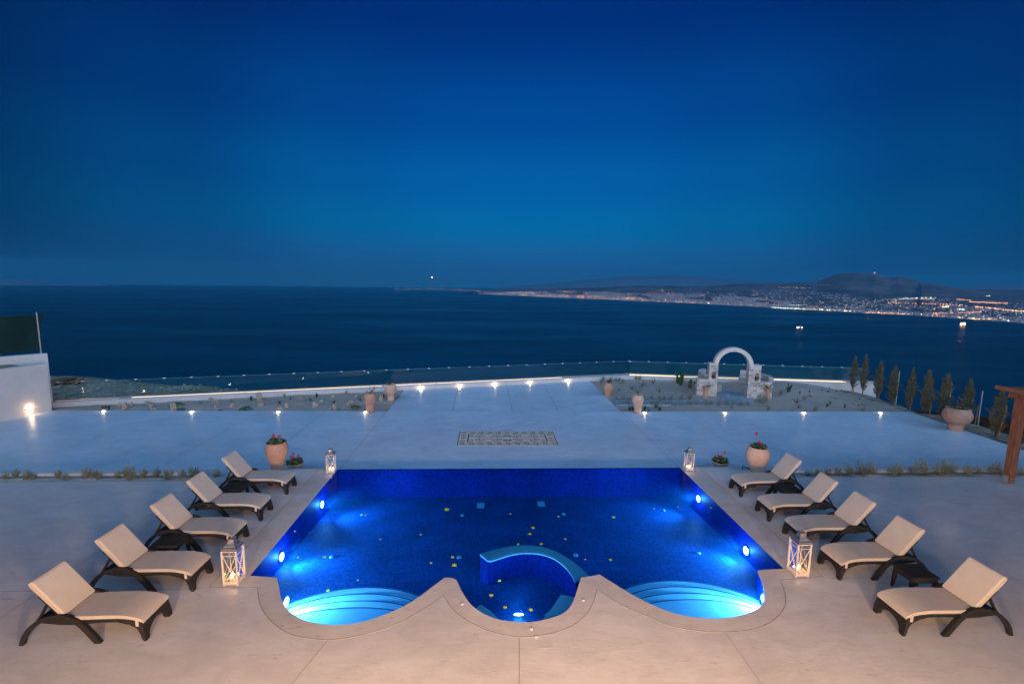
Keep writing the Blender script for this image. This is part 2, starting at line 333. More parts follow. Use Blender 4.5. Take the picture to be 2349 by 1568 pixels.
def smooth_loop(pts, sharp, k=3):
    """Catmull-Rom through the points, corners in `sharp` kept"""
    out = []; n = len(pts)
    for i in range(n-1):
        p0 = pts[i-1] if i > 0 and i not in sharp else pts[i]; p1, p2 = pts[i], pts[i+1]
        p3 = pts[i+2] if i+2 < n and (i+1) not in sharp else pts[i+1]
        for j in range(k):
            t = j/k
            out.append(tuple(.5*((2*p1[c])+(-p0[c]+p2[c])*t+(2*p0[c]-5*p1[c]+4*p2[c]-p3[c])*t*t+(-p0[c]+3*p1[c]-3*p2[c]+p3[c])*t**3) for c in (0, 1)))
    out.append(pts[-1]); return out
inner = [F(u, v) for u, v in INNER]; outer = [F(u, v) for u, v in OUTER]
YF = 12.34
XL, XR = inner[0][0], inner[-1][0]; XOL, XOR = outer[0][0], outer[-1][0]
XOL = -4.66; XOR = 5.97
inner_s = smooth_loop(inner, {0, 1, 17, 19, 20, 34, 35, 36, 52, 53, 54}); outer[0] = (XOL, outer[0][1]); outer[-1] = (XOR, outer[-1][1])
outer_s = smooth_loop(outer, {0, 1, 13, 25, 38, 39})
pool_loop = [(XL, YF)]+inner_s+[(XR, YF)]
cope_loop = [(XOL, YF+.06)]+outer_s+[(XOR, YF+.06)]
YE = YF+.06
# coping: horseshoe round the pool
m = MB(); m.poly(cope_loop+[(XR, YE)]+list(reversed(pool_loop[1:-1]))+[(XL, YE)], .0, depth=.003)
struct(m.build('pool_coping', MT['coping'], fixn=True, bevel=.006))
# near deck
bedL = [(-40, 11.64), (-7.42, 11.64), (-7.42, 12.17), (-40, 12.17)]
bedR = [(7.0, 11.64), (22.0, 11.64), (22.0, 12.10), (7.0, 12.10)]
G = .006
m = MB(); gap = [(x-.007 if i < 2 else x, y) for i, (x, y) in enumerate(cope_loop)]
m.poly([(XOR+G, YE)]+[(p[0], p[1]) for p in reversed(cope_loop)][1:-1]+[(XOL-G, YE), (-45, YE), (-45, -14), (45, -14), (45, YE)], -.003, holes=[bedL, bedR], depth=.36)
m.cur = 1
def joint(m, pts, z, w=.012): m.strip(pts, w, z)
m.cur = 2; joint(m, outer_s, .0035, .012); joint(m, [(XOL, outer[0][1]), (XOL, YE)], .0035, .01); joint(m, [(XOR, outer[-1][1]), (XOR, YE)], .0035, .01)
m.cur = 1; joint(m, [F(751, 1467.5), F(668, 1568), F(560, 1700)], .0012, .008); joint(m, [F(1190.5, 1461.5), F(1190.8, 1568), F(1191, 1700)], .0012, .011); joint(m, [F(1664.5, 1451), F(1746.6, 1568), F(1840, 1700)], .0012, .008)
joint(m, [(-40, 7.45), (XOL-.1, 7.36)], .0012, .009); joint(m, [(XOR+.1, 7.36), (9.4, 7.40)], .0012, .009); joint(m, [(9.4, 7.4), (9.4, -3)], .0012, .009)
joint(m, [(-7.35, 11.6), (-7.3, -4)], .0012, .009)
near_terrace = struct(m.build('pool_terrace', [MT['deck'], MT['joint'], mat('worn_joint', (.30, .25, .21), .9, .2, .3, 8)], fixn=False))
# square lid and knobs
m = MB(); c = F(1250, 1476); m.box(c[0]-.10, c[0]+.10, c[1]-.075, c[1]+.075, -.004, -.0012); tag(m.build('skimmer_lid', MT['coping']), 'square cement inspection lid in the deck below the middle bay', 'lid')
for k, (u, v) in enumerate(((1060, 1384), (1337.5, 1375.5), (1127.5+91, 1441), (1230, 1459.5))):
    p = F(u, v); m = MB(); m.lathe([(.027, 0), (.027, .010), (.021, .015), (.0001, .016)], 20)
    tag(m.build('air_button', MT['coping'], loc=(*p, .0), smooth='auto'), ('small round button on the coping left of the middle bay', 'small round button on the coping right of the middle bay', 'small round button on the coping at the foot of the middle bay', 'small round button just off the coping edge above the square lid')[k], 'button', 'round buttons on the pool coping')

# bed gravel in the strip
def bed(name, x0, x1, y0, y1, seedv):
    m = MB(); nx = int((x1-x0)/.09); ny = 7; vs = []
    for j in range(ny+1):
        for i in range(nx+1):
            x = x0+(x1-x0)*i/nx; y = y0+(y1-y0)*j/ny; e = min(j, ny-j)/3.; e = min(1, e)
            vs.append((x, y, -.075+.075*e*(.6+.9*noise.noise(Vector((x*1.3+seedv, y*3, 0))))))
    m.add(vs, [(j*(nx+1)+i, j*(nx+1)+i+1, (j+1)*(nx+1)+i+1, (j+1)*(nx+1)+i) for j in range(ny) for i in range(nx)])
    return struct(m.build(name, MT['bed'], smooth=True))
bed('planting_bed', -40, -7.42, 11.64, 12.17, 0); bed('planting_bed', 7.0, 22, 11.64, 12.10, 9)
m = MB(); pts = [(7.2+i*.3, 11.78+.05*math.sin(i*.7), .02+.01*math.sin(i*1.9)) for i in range(46)]; m.tube(pts, .008, 6); tag(m.build('irrigation_hose', MT['hose'], smooth=True), 'thin black drip hose along the right planting strip', 'hose')

m = MB(); p0 = F(1703, 1076); m.tube([(p0[0]-.02, p0[1]-.02, .015), (p0[0]+.05, p0[1]+.10, .07), (p0[0]+.16, p0[1]+.02, .02), (p0[0]+.22, p0[1]-.05, .012), (p0[0]+.36, p0[1]-.02, .012)], .011, 7); tag(m.build('cable_loop', MT['hose'], smooth=True), 'black cable loop on the deck beside the broad pale jar', 'cable')
# far (lower) terrace
ZL = -.35; ZG = -.43
RE = [(18.87, 19.46), (18.6, 16.8), (18.38, 14.1), (17.9, 8.5)]
m = MB(); m.poly([(-40, YE+.004), (45, YE+.004), (45, YE+.2), (18.2, YE+.2)]+[(18.39, 14.1), (18.87, 19.46), (-18.08, 19.46), (-40, 19.46)], ZL, depth=.3)
m.cur = 1
for x in (-9.6, -6.9, -4.35, 5.75, 8.4): joint(m, [(x, YE+.01), (x-.02, 19.45)], ZL+.004, .012)
joint(m, [(-18, 16.9), (18.5, 16.9)], ZL+.004, .006)
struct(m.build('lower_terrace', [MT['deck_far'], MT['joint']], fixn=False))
# overflow channel and far lip of the pool
m = MB(); m.box(XL-.02, XR+.02, YF+.003, YF+.055, -1.2, -.016); 
lip = m
# parapet line
PA, PB, PC = Vector((-18.9, 20.24)), Vector((8.32, 26.85)), Vector((21.95, 24.87))
def pline(x): 
    return PA.y+(PB.y-PA.y)*(x-PA.x)/(PB.x-PA.x) if x < PB.x else PB.y+(PC.y-PB.y)*(x-PB.x)/(PC.x-PB.x)
# central path
PXL, PXR = -4.40, 5.78
m = MB(); m.poly([(PXL, 19.465), (PXR, 19.465), (PXR, pline(PXR)-.12), (PXL, pline(PXL)-.12)], ZG+.02, depth=.2); m.cur = 1
for x in (-1.6, 1.0, 3.0): joint(m, [(x, 19.5), (x-.1 if x < 2 else x, pline(x)-.2)], ZG+.024, .016)
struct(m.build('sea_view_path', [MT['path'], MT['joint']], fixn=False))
# gravel gardens
def gz_left(x, y, t): return ZG-.02+.10*math.sin(min(1, t)*PI)*.7+.05*noise.noise(Vector((x*.7, y*.9, 2)))+.02*noise.noise(Vector((x*3, y*3, 5)))+(.10*max(0, t-.6))
def gz_right(x, y, t):
    h = ZG+.01+.05*noise.noise(Vector((x*.7, y*.9, 7)))+.02*noise.noise(Vector((x*3, y*3, 1)))
    g = math.exp(-((x-16.2)/2.2)**2-((y-24.2)/1.8)**2)
    if x < 14.3: h = ZG+.01+.02*noise.noise(Vector((x*2, y*2, 1)))
    return h+.30*g-.12*max(0, x-18)*1.
def garden(name, x0, x1, fn, xw, skip=None, step=.12):
    m = MB(); nx = int((x1-x0)/step); ny = 46; vs = []
    for i in range(nx+1):
        x = x0+(x1-x0)*i/nx; ya, yb = 19.468, pline(x)-.10
        for j in range(ny+1):
            t = j/ny; y = ya+(yb-ya)*t; z = fn(x, y, t)
            if j == 0: z = ZG-.06
            vs.append((x, y, z))
    m.add(vs, [(i*(ny+1)+j, (i+1)*(ny+1)+j, (i+1)*(ny+1)+j+1, i*(ny+1)+j+1) for i in range(nx) for j in range(ny)])
    return struct(m.build(name, MT['gravel'], smooth=True))
garden('gravel_garden', -20.5, PXL-.01, gz_left, 0); garden('gravel_garden', PXR+.01, 19.7, gz_right, 0)
def gz(x, y):
    t = (y-19.468)/max(.1, pline(x)-.1-19.468)
    return gz_left(x, y, t) if x < 0 else gz_right(x, y, t)
def gpt(u, v):
    x, y = F(u, v, ZG)
    for _ in range(3):
        z = gz(x, y); x, y = F(u, v, z)
    return Vector((x, y, gz(x, y)))

# pool basin
pool = empty('swimming_pool', (0, 0, 0), 'large cobalt mosaic pool with three scalloped bays and an infinity edge', 'swimming pool')
def fz(x, y): 
    if y < 8.6: return -.56
    return -.56-(y-8.6)/(YF-8.6)*.27
m = MB(); n = len(pool_loop); vs = [(p[0], p[1], -.004) for p in pool_loop]+[(p[0], p[1], -1.3) for p in pool_loop]
m.add(vs, [(i, i+1, i+1+n, i+n) for i in range(n-1)]); m.add([(XL, YF, -.02), (XR, YF, -.02), (XR, YF, -1.3), (XL, YF, -1.3)], [(0, 1, 2, 3)])
m.build('basin_wall', MT['tile'], pool, fixn=False)
m = MB(); nx, ny = 40, 34; vs = [(XL-.1+(XR-XL+.2)*i/nx, 5.9+(YF-5.9)*j/ny, fz(0, 5.9+(YF-5.9)*j/ny)) for j in range(ny+1) for i in range(nx+1)]
m.add(vs, [(j*(nx+1)+i, j*(nx+1)+i+1, (j+1)*(nx+1)+i+1, (j+1)*(nx+1)+i) for j in range(ny) for i in range(nx)]); m.build('basin_floor', MT['tile_floor'], pool, fixn=False)
lip.build('overflow_lip', MT['tile'], pool)
# water
def grow(loop, k):
    out = []; n = len(loop); A = sum(loop[i][0]*loop[(i+1) % n][1]-loop[(i+1) % n][0]*loop[i][1] for i in range(n)); sg = 1 if A > 0 else -1
    for i in range(n):
        a, b = Vector(loop[i-1]), Vector(loop[(i+1) % n]); d = (b-a).normalized(); out.append((loop[i][0]+d.y*k*sg, loop[i][1]-d.x*k*sg))
    return out
gl = grow(pool_loop, .02); ng = len(gl); tp = tessellate_polygon([[Vector((x, y, 0)) for x, y in gl]]); m = MB()
tp = [t if (Vector(gl[t[1]])-Vector(gl[t[0]])).cross(Vector(gl[t[2]])-Vector(gl[t[0]])) > 0 else t[::-1] for t in tp]
ccw = sum(gl[i][0]*gl[(i+1) % ng][1]-gl[(i+1) % ng][0]*gl[i][1] for i in range(ng)) > 0
m.add([(x, y, -.012) for x, y in gl]+[(x, y, -1.2) for x, y in gl], [tuple(t) for t in tp]+[tuple(i+ng for i in t)[::-1] for t in tp]+[((i+1) % ng, i, i+ng, (i+1) % ng+ng)[::1 if not ccw else -1] for i in range(ng)])
MT['water'] = glass_sheet('pool_water', (.40, .88, 1.), .35, .03, 0, .35, 1.6, 1.33, .03)
nt = MT['water'].node_tree; wv = nt.nodes.new('ShaderNodeVolumeScatter'); wv.inputs['Color'].default_value = (.05, .35, .9, 1); wv.inputs['Density'].default_value = .05; wv.inputs['Anisotropy'].default_value = .3
nt.links.new(wv.outputs[0], [x for x in nt.nodes if x.type == 'OUTPUT_MATERIAL'][0].inputs['Volume'])
struct(m.build('pool_water', MT['water'], fixn=False))

def clip_y(x, y): return (x, y)
# steps in the two side bays: concentric arcs
def steps(cx_, cy_, radii, lab, x0, x1, mirror=1):
    e = None
    for k, (r, z) in enumerate(radii):
        m = MB(); pts = []
        for i in range(33):
            a = PI*i/32; pts.append((cx_+r[0]*math.cos(a), cy_+r[1]*math.sin(a)))
        poly = [(cx_+r[0], 5.6)]+pts+[(cx_-r[0], 5.6)]
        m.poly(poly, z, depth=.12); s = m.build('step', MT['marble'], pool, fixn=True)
        m = MB(); m.strip([(cx_+(x-cx_)*.985, cy_+(y-cy_)*.985) for x, y in pts], .022, z+.003); m.build('step_shade_line', MT['tile_floor'], s, fixn=False)  # dark strip paints the shade line at each tread edge
# left bay: water visible between u 643..965, steps' outer arc from (640,1372) crest (790,1362) to (950,1378)
aL = F(808, 1366, -.45); aR = F(1590, 1350, -.45)
def bay_steps(cxx, top, ry):
    steps(cxx, top-ry, [((1.58, ry), -.42), ((1.47, ry-.25), -.37), ((1.33, ry-.50), -.32), ((1.14, ry-.74), -.27)], '', 0, 0)
bay_steps(F(800, 1400)[0]-.05, aL[1]+.20, 1.15); bay_steps(F(1600, 1400)[0]+.1, aR[1]+.22, 1.15)
# bar counter under water: arc from (1100,1270) over (1200,1252) to (1340,1325)
bo = [F(u, v, -.07) for u, v in ((1100,1272),(1118,1266),(1148,1258),(1180,1252.6),(1215,1252),(1245,1256),(1275,1266),(1305,1283),(1330,1302),(1352,1324))]
bi = [F(u, v, -.07) for u, v in ((1117,1287),(1128,1287),(1150,1280),(1180,1272),(1210,1269),(1240,1272),(1265,1280),(1285,1292),(1305,1312),(1318,1335))]
bo = smooth_loop(bo, set(), 3); bi = smooth_loop(bi, {0}, 3)
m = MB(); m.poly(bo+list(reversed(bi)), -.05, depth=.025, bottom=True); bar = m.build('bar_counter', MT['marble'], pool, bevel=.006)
bo2 = [(x*.985+.015*.6, y-.04) for x, y in bo]; cxb = sum(p[0] for p in bi)/len(bi)
bi2 = [(x+(.03 if x > cxb else .02), y+.035) for x, y in bi]
m = MB(); m.poly(bo2+list(reversed(bi2)), -.076, depth=.6); m.build('bar_base', MT['tile'], bar)
# two small benches in the middle bay
bn = [F(u, v, -.25) for u, v in ((1090,1400),(1098,1391),(1104,1389.5),(1126,1405),(1142,1420),(1144,1440),(1095,1425))]
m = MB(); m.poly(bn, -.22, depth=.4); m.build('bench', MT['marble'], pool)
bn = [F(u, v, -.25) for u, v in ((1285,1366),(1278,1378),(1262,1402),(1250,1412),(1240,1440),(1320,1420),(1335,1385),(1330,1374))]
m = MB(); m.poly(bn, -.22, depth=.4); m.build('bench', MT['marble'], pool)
# pool lamps
lampc = (.14, .46, 1.); MT['lamp_glass'] = emat('pool_lamp_glow', (.75, .93, 1.), 14)
def pool_lamp(p, nrm, w, r=.085, ptw=None, off=.09):
    nrm = Vector(nrm).normalized(); q = Vector(p); m = MB(); m.lathe([(.0001, .02), (r*.9, .018), (r, 0)], 24, capb=False)
    o = m.build('underwater_lamp', MT['lamp_glass'], pool, smooth=True); o.location = q; o.rotation_euler = nrm.to_track_quat('Z', 'Y').to_euler()
    m = MB(); m.lathe([(r, -.005), (r*1.25, 0), (r*1.25, .012), (r, .012)], 24, capb=False); rg = m.build('lamp_ring', MT['steel'], o, smooth='auto')
    point(pool, q+nrm*off, (ptw if ptw is not None else w*.05), lampc, .03)
    d = nrm.copy(); d.z += (.10 if abs(nrm.z) < .1 else 0); spot(pool, q+nrm*.06, d, w, lampc, 118 if abs(w-LW) < LW*.3 else 150, 1., .05)
def on_side(u, v, x):
    d = ray(u, v); t = x/d.x; return Vector((x, d.y*t, H+d.z*t))
LW = 430
pool_lamp(on_side(738, 1156, XL+.01), (1, 0, 0), LW*.8); pool_lamp(on_side(645, 1276, XL+.01), (1, 0, 0), LW)
pool_lamp(on_side(1602, 1143, XR-.01), (-1, 0, 0), LW*.8); pool_lamp(on_side(1711, 1262, XR-.01), (-1, 0, 0), LW)
pl = F(655, 1378, -.2); pool_lamp((pl[0]+.03, pl[1]-.06, -.17), (1, -.05, 0), 330, .075, 60, .10)
pl = F(1744, 1372, -.2); pool_lamp((pl[0]+.03, pl[1]-.06, -.17), (-1, -.05, 0), 400, .075, 75, .10)
pl = F(1189.5, 1410, -.46); pool_lamp((pl[0], pl[1], -.46), (0, .45, .89), 60, .085, 6.0, .12)
# inlets and drains
for k, (u, v, rr) in enumerate(((1053,1278,.07),(1060,1182,.06),(1320,1273,.07),(1292,1179,.06),(830,1181,.055),(760,1278,.055),(1523,1171,.05),(1602,1269,.06),(707,1221,.045))):
    x, y = F(u, v, fz(0, 9)); 
    for _ in range(3): x, y = F(u, v, fz(x, y))
    m = MB(); m.lathe([(rr*.75, 0), (rr*.75, .02), (rr*.5, .03), (.0001, .03)], 20); m.build('floor_inlet', MT['inlet'], pool, loc=(x, y, fz(x, y)), smooth='auto')
for u, v in ((1102, 1157), (1241, 1153)):
    x, y = F(u, v, fz(0, 11.3)); m = MB(); m.box(-.1, .1, -.14, .14, 0, .02)
    for i in range(6): m.box(-.08, .08, -.12+i*.045, -.10+i*.045, .02, .025)
    m.build('floor_drain', MT['inlet'], pool, loc=(x, y, fz(x, y)), bevel=.005)
# blossoms floating just under the surface
BL = [(1025,1168,2.2),(1407,1186,1.6),(1222,1210,1.3),(1216,1224,1.3),(1241,1247,1.2),(1281,1184,1),(1297,1236,1),(1042,1296,1.7),(1038,1277,1.1),(988,1291,.9),(838,1181,1),(744,1277,1),(751,1354,1.1),(1170,1178,.9),(1400,1283,1),(1126,1364,1.2),(1158,1392,1.3),(1217,1398,1.1),(1146,1331,1),(965,1225,.9),(1188,1247,.8),(1556,1162,.7),(1630,1164,.8),(1500,1166,.7),(889,1296,1),(676,1218,.7),(872,1236,.7),(683,1278,.8),(820,1330,.6),(1342,1282,.7)]
BL = [b for b in BL if b[:2] != (889, 1296)]
bls = []
for kk in range(3):
    m = MB(); rnd = random.Random(kk)
    for j in range(9+kk*2):
        a = rnd.random()*2*PI; r0 = rnd.random()*.018; c = Vector((r0*math.cos(a*3), r0*math.sin(a*3), rnd.random()*.008)); r = .016+.012*rnd.random()
        m.add([c+Vector((r*math.cos(a+q)*(1 if i % 2 == 0 else .45), r*math.sin(a+q)*(1 if i % 2 == 0 else .45), .003*(i % 2))) for i, q in enumerate([2*PI*t/8 for t in range(8)])], [tuple(range(8))])
    bls.append(m)
B0 = [mm.build('yellow_blossom', MT['blossom'], fixn=False) for mm in bls]
nt = MT['blossom'].node_tree; tl = nt.nodes.new('ShaderNodeBsdfTranslucent'); tl.inputs[0].default_value = (1, .95, .03, 1); mxs = nt.nodes.new('ShaderNodeMixShader'); mxs.inputs[0].default_value = .6
nt.links.new(nt.nodes['Principled BSDF'].outputs[0], mxs.inputs[1]); nt.links.new(tl.outputs[0], mxs.inputs[2]); nt.links.new(mxs.outputs[0], nt.nodes['Material Output'].inputs[0])
order = sorted(range(len(BL)), key=lambda k: BL[k][1]); rank = {k: r for r, k in enumerate(order)}
for k, (u, v, s) in enumerate(BL):
    o = B0[k] if k < 3 else B0[k % 3].copy()
    if k >= 3: COL.objects.link(o)
    p = F(u, v, -.008); o.location = (p[0], p[1], -.010); o.scale = (s, s, s); o.rotation_euler = (0, 0, k*1.7)
    side = 'left' if u < 1000 else ('right' if u > 1360 else 'middle'); sz = 'tiny' if s < .85 else ('small' if s < 1.25 else 'bright')
    tag(o, '%s yellow blossom in the %s of the pool, %s from the far edge' % (sz, side, ORD[rank[k]]), 'flower', 'yellow blossoms floating in the pool')

# ------------------------------------------------------------------ sun loungers
def make_lounger():
    r = empty('sun_lounger', (0, 0, 0), None, None)
    side = [(0,0),(.015,.12),(.03,.22),(.06,.275),(.12,.30),(.23,.325),(.38,.34),(.83,.34),(1.13,.345),(1.47,.355),(1.475,.325),(1.39,.29),(1.17,.26),(.93,.25),(.74,.27),(.54,.28),(.38,.27),(.24,.23),(.14,.17),(.10,.08),(.085,0)]
    top = [(.03,.23),(.06,.275),(.12,.30),(.23,.325),(.38,.34),(.83,.34),(1.47,.352)]
    m = MB()
    for y0, y1 in ((-.245, -.205), (.205, .245)): m.prism(side, y0, y1)
    m.prism(top+[(x, z-.03) for x, z in reversed(top)], -.206, .206); m.beam((1.35, -.24, .335), (1.35, .24, .335), .05, .06)
    m.build('frame', MT['wicker'], r, bevel=.006)
    # foot panel with arched cut-out, leaning with the frame
    ol = [(-.28, 0), (-.285, .10), (-.265, .285), (.265, .285), (.285, .10), (.28, 0), (.215, 0)]
    ol += [(.20-.02*0, .02)]+[(.19*math.cos(a), .03+.145*math.sin(a)) for a in [PI*i/14 for i in range(0, 15)]][0:]+[(-.20, .02), (-.215, 0)]
    T = Matrix(((0, -1, 0, 0), (1, 0, 0, 0), (0, 0, 1, 0), (0, 0, 0, 1)))
    m = MB(); m.prism(ol, 0, .045, T); m.v = [(x+.048+z*.16-(.0 if z < .2 else (z-.2)*.0), y, z) for x, y, z in m.v]; m.v = [(x-.005, y, z) for x, y, z in m.v]
    m.build('foot_panel', MT['wicker'], r, bevel=.006)
    oa = [(1.69,0),(1.655,.11),(1.59,.22),(1.48,.33),(1.34,.41),(1.17,.445),(1.02,.43),(.89,.365),(.79,.275),(.69,.14),(.60,0)]
    ia = [(1.63,0),(1.60,.09),(1.54,.18),(1.45,.275),(1.33,.35),(1.17,.385),(1.04,.37),(.93,.305),(.84,.215),(.76,.10),(.69,0)]
    oa = smooth_loop(oa, set(), 3); ia = smooth_loop(ia, set(), 3)
    for y0, y1 in ((-.30, -.245), (.245, .30)):
        m = MB(); m.prism(oa+list(reversed(ia)), y0, y1); m.build('arched_leg', MT['wicker'], r, bevel=.007)
    # cushions
    ct = [(.025,.300),(.06,.325),(.12,.352),(.23,.380),(.38,.398),(.60,.400),(.83,.398),(1.09,.400)]
    cb = [(1.10,.350),(.83,.345),(.60,.346),(.38,.345),(.23,.330),(.12,.305),(.06,.280),(.035,.262)]
    ct = smooth_loop(ct, {0}, 5); cb = smooth_loop(cb, set(), 4); m = MB(); m.prism(ct+cb, -.262, .262); m.box(.095, .135, -.270, -.262, .225, .33); m.box(.095, .135, .262, .270, .225, .33)
    sc_ = m.build('seat_cushion', MT['cushion'], r, bevel=.014, smooth='auto')
    a = Vector((1.115, .385)); d = Vector((.40, .50)).normalized(); nrm = Vector((-d.y, d.x))
    def q(s, t): p = a+d*s+nrm*t; return (p.x, p.y)
    m = MB(); m.prism([q(0, .066), q(.60, .070), q(.645, .058), q(.648, -.004), q(.60, -.012), q(.0, -.002)], -.262, .262)
    m.build('back_cushion', MT['cushion'], r, bevel=.016)
    m = MB(); m.prism([q(-.02, -.004), q(.43, -.014), q(.43, -.055), q(-.02, -.045)], -.24, .24); b = m.build('back_frame', MT['wicker'], r, bevel=.006)
    m = MB()
    for y in (-.2, .2): m.beam((q(.28, -.05)[0], y, q(.28, -.05)[1]), (1.46, y, .345), .035, .03)
    m.build('prop', MT['wicker'], b, bevel=.004)
    return r
LNG = [(-4.84, 6.50, PI, 'nearest'), (-4.84, 7.56, PI, 'second nearest'), (-4.81, 8.73, PI, 'middle'), (-4.84, 9.84, PI, 'second farthest'), (-4.83, 11.09, PI, 'farthest'),
       (6.15, 6.27, 0, 'nearest'), (6.17, 7.57, 0, 'second nearest'), (6.16, 8.62, 0, 'middle'), (6.14, 9.60, 0, 'second farthest'), (6.15, 10.79, 0, 'farthest')]
proto = make_lounger()
for i, (x, y, a, w) in enumerate(LNG):
    o = proto if i == 0 else copy_tree(proto)
    o.location = (x, y, 0); o.rotation_euler = (0, 0, a+(.012 if i % 3 == 0 else -.008))
    tag(o, 'cream cushioned black wicker sun lounger, %s of the five %s of the pool' % (w, 'left' if i < 5 else 'right'), 'sun lounger', 'sun loungers along the sides of the pool')
# side tables
def make_table():
    r = empty('side_table', (0, 0, 0), None, None); m = MB()
    m.box(-.23, .23, -.20, .20, .375, .40)
    for k in range(11): m.box(-.226, .226, -.196+k*.0362, -.196+k*.0362+.026, .40, .405)
    m.build('table_top', MT['wicker'], r, bevel=.004)
    m = MB(); m.box(-.215, .215, -.19, -.165, .30, .375); m.box(-.215, .215, .165, .19, .30, .375); m.box(-.218, -.193, -.165, .165, .30, .375); m.box(.193, .218, -.165, .165, .30, .375)
    m.build('apron', MT['wicker'], r, bevel=.004)
    for sx in (-1, 1):
        for sy in (-1, 1):
            m = MB(); a, b = Vector((sx*.19, sy*.16, .32)), Vector((sx*.215, sy*.18, 0)); n = 4; vs = []
            for p, w in ((a, .032), (b, .017)): vs += [p+Vector((dx*w, dy*w, 0)) for dx, dy in ((-1,-1),(1,-1),(1,1),(-1,1))]
            m.add(vs, [(3,2,1,0),(4,5,6,7),(0,1,5,4),(1,2,6,5),(2,3,7,6),(3,0,4,7)]); m.build('leg', MT['wicker'], r, bevel=.004)
    return r
tb = make_table()
for i, (u, v, lab) in enumerate(((390, 1237, 'second and third nearest loungers left of the pool'), (537.5, 1113.5, 'two farthest loungers left of the pool'), (1807, 1117.5, 'two farthest loungers right of the pool'), (2100, 1308, 'two nearest loungers right of the pool'))):
    o = tb if i == 0 else copy_tree(tb); p = F(u, v, .4); o.location = (p[0], p[1], 0); o.rotation_euler = (0, 0, (.06, 0, -.03, -.02)[i])
    tag(o, 'low black wicker side table between the '+lab, 'side table', 'wicker side tables between the loungers')

# ------------------------------------------------------------------ lanterns
MT['flame'] = emat('candle_flame', (1., .55, .2), 60)
MT['pane'] = glass_sheet('lantern_glass', (.93, .93, .92), .7, .03, 0, 0, ior=1.45)
def make_lantern():
    r = empty('candle_lantern', (0, 0, 0), None, None); w = .115
    m = MB(); m.box(-w-.012, w+.012, -w-.012, w+.012, .018, .045)
    for sx in (-1, 1):
        for sy in (-1, 1): m.box(sx*w-.02 if sx > 0 else sx*w-.01, sx*w+.01 if sx > 0 else sx*w+.02, sy*w-.02 if sy > 0 else sy*w-.01, sy*w+.01 if sy > 0 else sy*w+.02, 0, .02)
    m.build('base', MT['lantern'], r, bevel=.003)
    m = MB()
    for sx in (-1, 1):
        for sy in (-1, 1): m.box(sx*w-.012, sx*w+.012, sy*w-.012, sy*w+.012, .045, .62)
    for s in (-1, 1):
        for z0, z1 in ((.0455, .068), (.525, .536), (.60, .6195)):
            m.box(-w+.0125, w-.0125, s*w-.009, s*w+.009, z0, z1); m.box(s*w-.009, s*w+.009, -w+.0125, w-.0125, z0, z1)
        for a, b in (((-w+.01, .07), (w-.01, .525)), ((w-.01, .07), (-w+.01, .525))):
            m.beam((a[0], s*w, a[1]), (b[0], s*w, b[1]), .008, .011, Vector((1, 0, 0))); m.beam((s*w, a[0], a[1]), (s*w, b[0], b[1]), .011, .008)
    m.build('frame', MT['lantern'], r)
    m = MB(); k = w-.004
    for s in (-1, 1): m.add([(-k, s*k, .07), (k, s*k, .07), (k, s*k, .6), (-k, s*k, .6)], [(0, 1, 2, 3)]); m.add([(s*k, -k, .07), (s*k, k, .07), (s*k, k, .6), (s*k, -k, .6)], [(0, 1, 2, 3)])
    m.build('glass_pane', MT['pane'], r)
    m = MB(); q = math.sqrt(2); pr = [(w+.022, .62), (w+.022, .632), (w+.008, .637), (w+.004, .655), (w-.018, .668), (w-.03, .69), (w-.055, .71), (.045, .745), (.040, .775), (.052, .78), (.05, .79), (.02, .795)]
    m.lathe([(a*q, b) for a, b in pr], 4, capt=True); m.v = [((x-y)/q, (x+y)/q, z) for x, y, z in m.v]; rf = m.build('roof', MT['tin'], r, bevel=.003)
    m = MB(); m.tube([(.035*math.cos(a), .008, .83+.035*math.sin(a)) for a in [2*PI*i/20 for i in range(21)]], .0055, 6, cap=False); m.lathe([(.014, .79), (.01, .80), (.018, .806), (.0001, .81)], 12); m.build('handle', MT['tin'], rf, smooth=True)
    for i, (x, y, h) in enumerate(((-.03, -.035, .05), (.045, .04, .035), (-.045, .05, .03))):
        m = MB(); m.lathe([(.028, .046), (.028, .05+h), (.02, .052+h), (.0001, .05+h)], 16, c=(x, y, 0)); c = m.build('candle', MT['wax'], r, smooth='auto')
        m = MB(); m.lathe([(.002, 0), (.009, .010), (.010, .018), (.005, .035), (.0001, .05)], 10, c=(x, y, .055+h)); m.build('flame', MT['flame'], c, smooth=True)
    point(r, (0, 0, .17), .9, (1, .56, .26), .03)
    return r
ln = make_lantern()
LANT = [(F(528, 1343)[0]+.005, F(528, 1343)[1]+.125, 'taller looking white candle lantern at the near left corner of the pool'), (F(1839.5, 1323)[0], F(1839.5, 1323)[1]+.125, 'white candle lantern at the near right corner of the pool'),
        (-4.26, 12.19, 'small looking white candle lantern at the far left pool corner beside the flower bowl'), (5.60, 12.22, 'small looking white candle lantern at the far right corner of the pool')]
for i, (x, y, lab) in enumerate(LANT):
    o = ln if i == 0 else copy_tree(ln); o.location = (x, y, 0); o.rotation_euler = (0, 0, (0, 0, .15, -.1)[i]); tag(o, lab, 'lantern', 'candle lanterns at the pool corners')
    if i > 1: o.scale = (.86, .86, .80)

